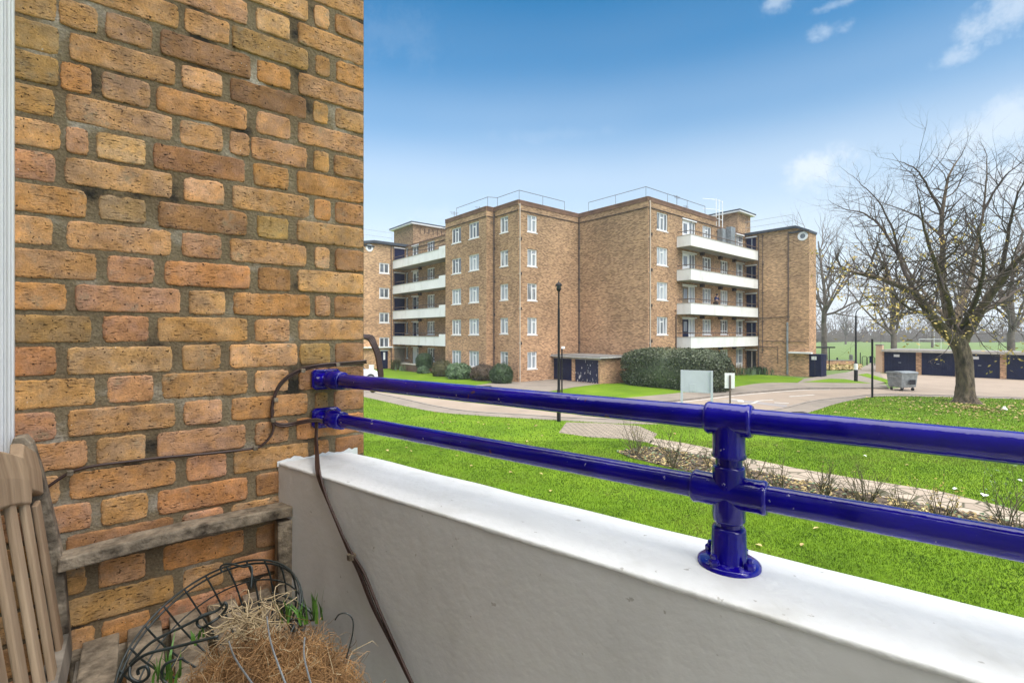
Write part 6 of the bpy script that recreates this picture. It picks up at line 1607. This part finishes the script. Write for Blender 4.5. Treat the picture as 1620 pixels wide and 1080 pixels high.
# trunk with root flare
tl_ = catmull([tpx(606, 992), tpx(603, 965), tpx(601, 930), tpx(596, 870), tpx(588, 820), tpx(574, 785), tpx(560, 755)], 8); nt_ = len(tl_)
b0 = len(tk.v); NS = 40
for i, p_ in enumerate(tl_):
    u = i / (nt_ - 1); r_ = .42 + .36 * math.exp(-u * 11) - .05 * math.sin(u * 3) + .10 * max(0, u - .75)
    for k in range(NS):
        a = 6.283 * k / NS; rr2 = r_ * (1 + .10 * math.sin(3 * a + u * 4) + .13 * noise.noise(Vector((math.cos(a) * 2, math.sin(a) * 2, u * 6))) + .07 * noise.noise(Vector((math.cos(a) * 6, math.sin(a) * 6, u * 14))) + .22 * math.exp(-u * 14) * math.cos(5 * a))
        tk.v.append((p_.x + rr2 * math.cos(a), p_.y + rr2 * math.sin(a), p_.z - (.12 if i == 0 else 0)))
for i in range(nt_ - 1):
    for k in range(NS): tk.face((b0 + i * NS + k, b0 + i * NS + (k + 1) % NS, b0 + (i + 1) * NS + (k + 1) % NS, b0 + (i + 1) * NS + k))
LIMBS = [([(566, 775, 0), (520, 735, -.3), (480, 685, -.9), (432, 622, -1.6), (380, 590, -2.1), (305, 562, -2.6), (240, 547, -3), (190, 531, -3.2)], .40, .06),
 ([(440, 630, -1.5), (402, 560, -1.2), (372, 490, -.8), (318, 396, -.3), (262, 345, .2), (205, 330, .5)], .17, .03),
 ([(372, 490, -.8), (352, 400, -1.2), (300, 300, -1.5), (238, 235, -1.6)], .09, .02),
 ([(568, 770, .1), (545, 700, .4), (524, 600, .5), (520, 480, .6), (519, 345, .8), (542, 215, 1.0), (586, 140, 1.2)], .36, .025),
 ([(519, 345, .8), (470, 250, .4), (430, 190, 0), (378, 165, -.3)], .10, .02),
 ([(521, 420, .6), (450, 360, 1.4), (390, 330, 2.0), (300, 300, 2.6)], .09, .02),
 ([(575, 775, .3), (570, 690, 1.0), (612, 580, 1.8), (640, 430, 2.4), (662, 320, 2.8), (674, 150, 3.2)], .30, .025),
 ([(590, 775, 0), (640, 690, -.8), (712, 580, -1.8), (790, 490, -2.8), (900, 420, -3.6), (1010, 370, -4.0)], .36, .05),
 ([(640, 690, -.8), (720, 640, -.2), (830, 580, .6), (960, 560, 1.4), (1080, 520, 2)], .18, .03),
 ([(662, 330, 2.8), (725, 225, 2.2), (800, 160, 1.5)], .10, .02),
 ([(712, 580, -1.8), (742, 440, -2.6), (770, 300, -3.4), (830, 160, -4)], .15, .02),
 ([(790, 490, -2.8), (850, 350, -2.2), (930, 220, -1.6), (1000, 120, -1)], .14, .02),
 ([(480, 690, -.9), (400, 660, -2.6), (330, 600, -4.2), (250, 590, -5.4)], .12, .02),
 ([(560, 740, .2), (540, 640, -1.8), (500, 520, -3.4), (460, 400, -4.4), (440, 290, -5)], .22, .025),
 ([(585, 740, .3), (640, 620, -2.4), (660, 500, -4.0), (640, 380, -5.2)], .20, .025),
 ([(570, 745, .5), (500, 660, 2.6), (420, 560, 4.4), (350, 420, 5.6)], .22, .025),
 ([(585, 760, .5), (660, 640, 3), (760, 540, 5), (880, 420, 6.4)], .22, .03)]
for pts, r0, r1 in LIMBS:
    l, rr3 = limb([tpx(*q) for q in pts], r0 * .82, r1 * .8, tk if r0 > .2 else cr2, 10 if r0 > .2 else 7)
    tot = sum((l[i + 1] - l[i]).length for i in range(len(l) - 1)); acc_ = 0
    for i in range(3, len(l)):
        seg = (l[i] - l[i - 1]).length; n_ = seg * (4.2 if i > len(l) * .35 else .8); n_ = int(n_) + (gt.random() < n_ % 1)
        for _ in range(n_):
            dv = (l[i] - l[i - 1]).normalized(); s = Matrix.Rotation(gt.uniform(0, 6.283), 3, dv) @ dv.orthogonal().normalized()
            L3 = gt.uniform(1.1, 3.1) * (1.15 - .45 * i / len(l)); branch(cr2, l[i], dv * .45 + s * .95 + Vector((0, 0, .05)), L3, min(.045, rr3[i] * .5), gt, 2, tips, .30, 5, .16, (2, 4))
    branch(cr2, l[-1], (l[-1] - l[-2]), 1.3, r1 * .8, gt, 2, tips, .22, 5, .2)
# long drooping shoots low on the crown
for a, b, c_, dd in (((600, 690), (660, 690), (720, 800), -3), ((560, 700), (480, 710), (430, 760), -4), ((620, 700), (690, 760), (790, 840), -3.4), ((560, 720), (540, 800), (470, 850), -3.2), ((540, 720), (460, 690), (380, 700), -3.0), ((610, 690), (640, 760), (690, 830), -4), ((640, 690), (720, 700), (800, 760), -2)):
    l, r3 = limb([tpx(*a, -1), tpx(*b, dd), tpx(*c_, dd - .4)], .035, .008, cr2, 5)
    for i in range(3, len(l), 2):
        dv = (l[i] - l[i - 1]).normalized(); s = Matrix.Rotation(gt.uniform(0, 6.283), 3, dv) @ dv.orthogonal().normalized(); branch(cr2, l[i], dv + s * .6, gt.uniform(.5, 1.1), .010, gt, 1, tips, .3, 4, -.05)
tk.build('trunk', M['bark'], tr_, smooth=True); cr2.build('crown', M['twig'], tr_)
# leaves: mostly low in the crown and towards the right
cand = [p_ for p_ in tips if gt.random() < (.9 if p_.z < 6.0 else .22 if p_.z < 9 else 0)]
gt.shuffle(cand); lp_ = []
for p_ in cand[:850]:
    for _ in range(gt.randint(1, 3)): lp_.append(p_ + Vector((gt.gauss(0, .10), gt.gauss(0, .10), gt.gauss(-.06, .08))))
mb = MB(); leaf_cloud(mb, lp_, [Vector((gt.gauss(0, 1), gt.gauss(0, 1), gt.gauss(0, .6))).normalized() for _ in lp_], .075, gt); mb.build('leaves', M['leaf_yellow'], tr_)
print('tree tips', len(tips), 'leaves', len(lp_), 'faces', len(cr2.f))
# ------------------------------------------------------------------ bare trees behind the garages and along the field
def bare_tree(name, seed, h, tr, spread, depth=3):
    g = random.Random(seed); root = thing(name, (0, 0, 0), 'x', 'tree'); tk, cr = MB(), MB(); lv = []
    p = Vector((0, 0, -.1)); pts = [p + Vector((noise.noise(Vector((i * .6, seed, 0))) * .3 * i * .3, noise.noise(Vector((i * .6, seed, 5))) * .3 * i * .3, h * .42 * i / 6)) for i in range(7)]
    tk.tube(pts, [tr * 1.25, tr, tr * .95, tr * .9, tr * .85, tr * .8, tr * .75], 10, cap=False)
    for i in range(8):
        k = g.randint(3, 6); a = 6.283 * i / 8 + g.uniform(-.3, .3); d = Vector((math.cos(a) * spread, math.sin(a) * spread, g.uniform(.7, 1.4)))
        branch(cr, pts[k], d, h * g.uniform(.32, .52), tr * .45, g, depth, lv, .28, 6, .18, (3, 5))
    branch(cr, pts[6], Vector((0, 0, 1)), h * .5, tr * .7, g, depth, lv, .2, 6, .2, (4, 6))
    tk.build('trunk', M['bark_far'], root, smooth=True); cr.build('crown', M['bark_far'], root)
    return root
pa, pb_ = bare_tree('bare_tree', 5, 16, .33, .8), bare_tree('bare_tree', 9, 15, .30, 1.1)
spots = [(pa, 1414, 60, 1.05, 0, 'pale barked bare tree rising directly behind the garage roof, left of the big tree'), (pb_, 1304, 68, 1.25, 1, 'spreading bare tree at the edge of the field close to the stair tower'),
         (pa, 1600, 58, 1.15, 2, 'bare tree behind the garages at the far right of the big tree'), (pb_, 1520, 66, 1.1, 3, 'bare tree hidden behind the crown of the big tree above the garages'),
         (pa, 1252, 95, 1.25, 4, 'bare tree top showing above the roof of the right stair tower'), (pb_, 1475, 130, .9, 2.2, 'smaller bare tree far out on the field beyond the garage roof'), (pa, 1338, 170, .9, 5, 'hazy small bare tree far beyond the low wall')]
used = set()
for src, px, d, sc_, rz, lab in spots:
    o = src if src not in used else copy_tree(src); used.add(src); q = AT(px, HZ, d); o.location = (q.x, q.y, 0); o.scale = (sc_,) * 3; o.rotation_euler = (0, 0, rz * 1.7); o['label'] = lab; o['group'] = 'bare trees round the playing field'
# far edge of the park: a bank of leafless woodland, one mass
g = random.Random(99); mb = MB()
for i in range(230):
    d = g.uniform(215, 330); px = (1100 + 900 * i / 150) if i < 150 else (-500 + 1500 * (i - 150) / 80) + g.uniform(-8, 8); q = AT(px, HZ, d); hh = g.uniform(9, 17) * (d / 260); w = hh * .35
    mb.tube([(q.x, d, 0), (q.x, d, hh * .5)], [.35, .2], 4, cap=False)
    for _ in range(90):
        a, b_ = g.uniform(0, 6.283), g.uniform(0, 1) ** .6; z = hh * g.uniform(.22, 1); rr_ = w * math.sqrt(max(0, 1 - ((z / hh - .6) / .45) ** 2)) * b_; c_ = Vector((q.x + rr_ * math.cos(a), d + rr_ * math.sin(a), z)); s = g.uniform(.5, 1.3); t = Vector((g.gauss(0, .5), g.gauss(0, .5), 1)).normalized() * s; n_ = Vector((g.gauss(0, 1), g.gauss(0, .3), 0)).normalized() * s * .28
        b = len(mb.v); mb.v.extend((tuple(c_ - t), tuple(c_ + n_), tuple(c_ + t))); mb.face((b, b + 1, b + 2))
for i in range(260):
    px = 1090 + 3.4 * i; d = g.uniform(205, 235); q = AT(px, HZ, d)
    for _ in range(26):
        c_ = Vector((q.x + g.gauss(0, 1.6), d + g.gauss(0, 1.5), abs(g.gauss(0, 2.2)))); s = g.uniform(.5, 1.2); b = len(mb.v); mb.v.extend((tuple(c_ + Vector((-s, 0, -s * .6))), tuple(c_ + Vector((s, .2, -s * .6))), tuple(c_ + Vector((g.uniform(-.4, .4), 0, s))))); mb.face((b, b + 1, b + 2))
tag(mb.build('distant_woodland', M['bark_far']), kind='stuff')
# ------------------------------------------------------------------ damp air over the park
hz = MB(); hz.box((-320, -70, -1.0), (760, 0, 0), (0, 470, 0), (0, 0, 40)); ho = hz.build('haze', bpy.data.materials.new('haze')); tag(ho, kind='stuff')
hm = ho.data.materials[0]; hm.use_nodes = True; nt = hm.node_tree; nt.nodes.clear(); ou = nt.nodes.new('ShaderNodeOutputMaterial'); pv_ = nt.nodes.new('ShaderNodeVolumePrincipled')
pv_.inputs['Color'].default_value = (.90, .94, 1.0, 1); pv_.inputs['Density'].default_value = HAZE; nt.links.new(pv_.outputs[0], ou.inputs['Volume'])
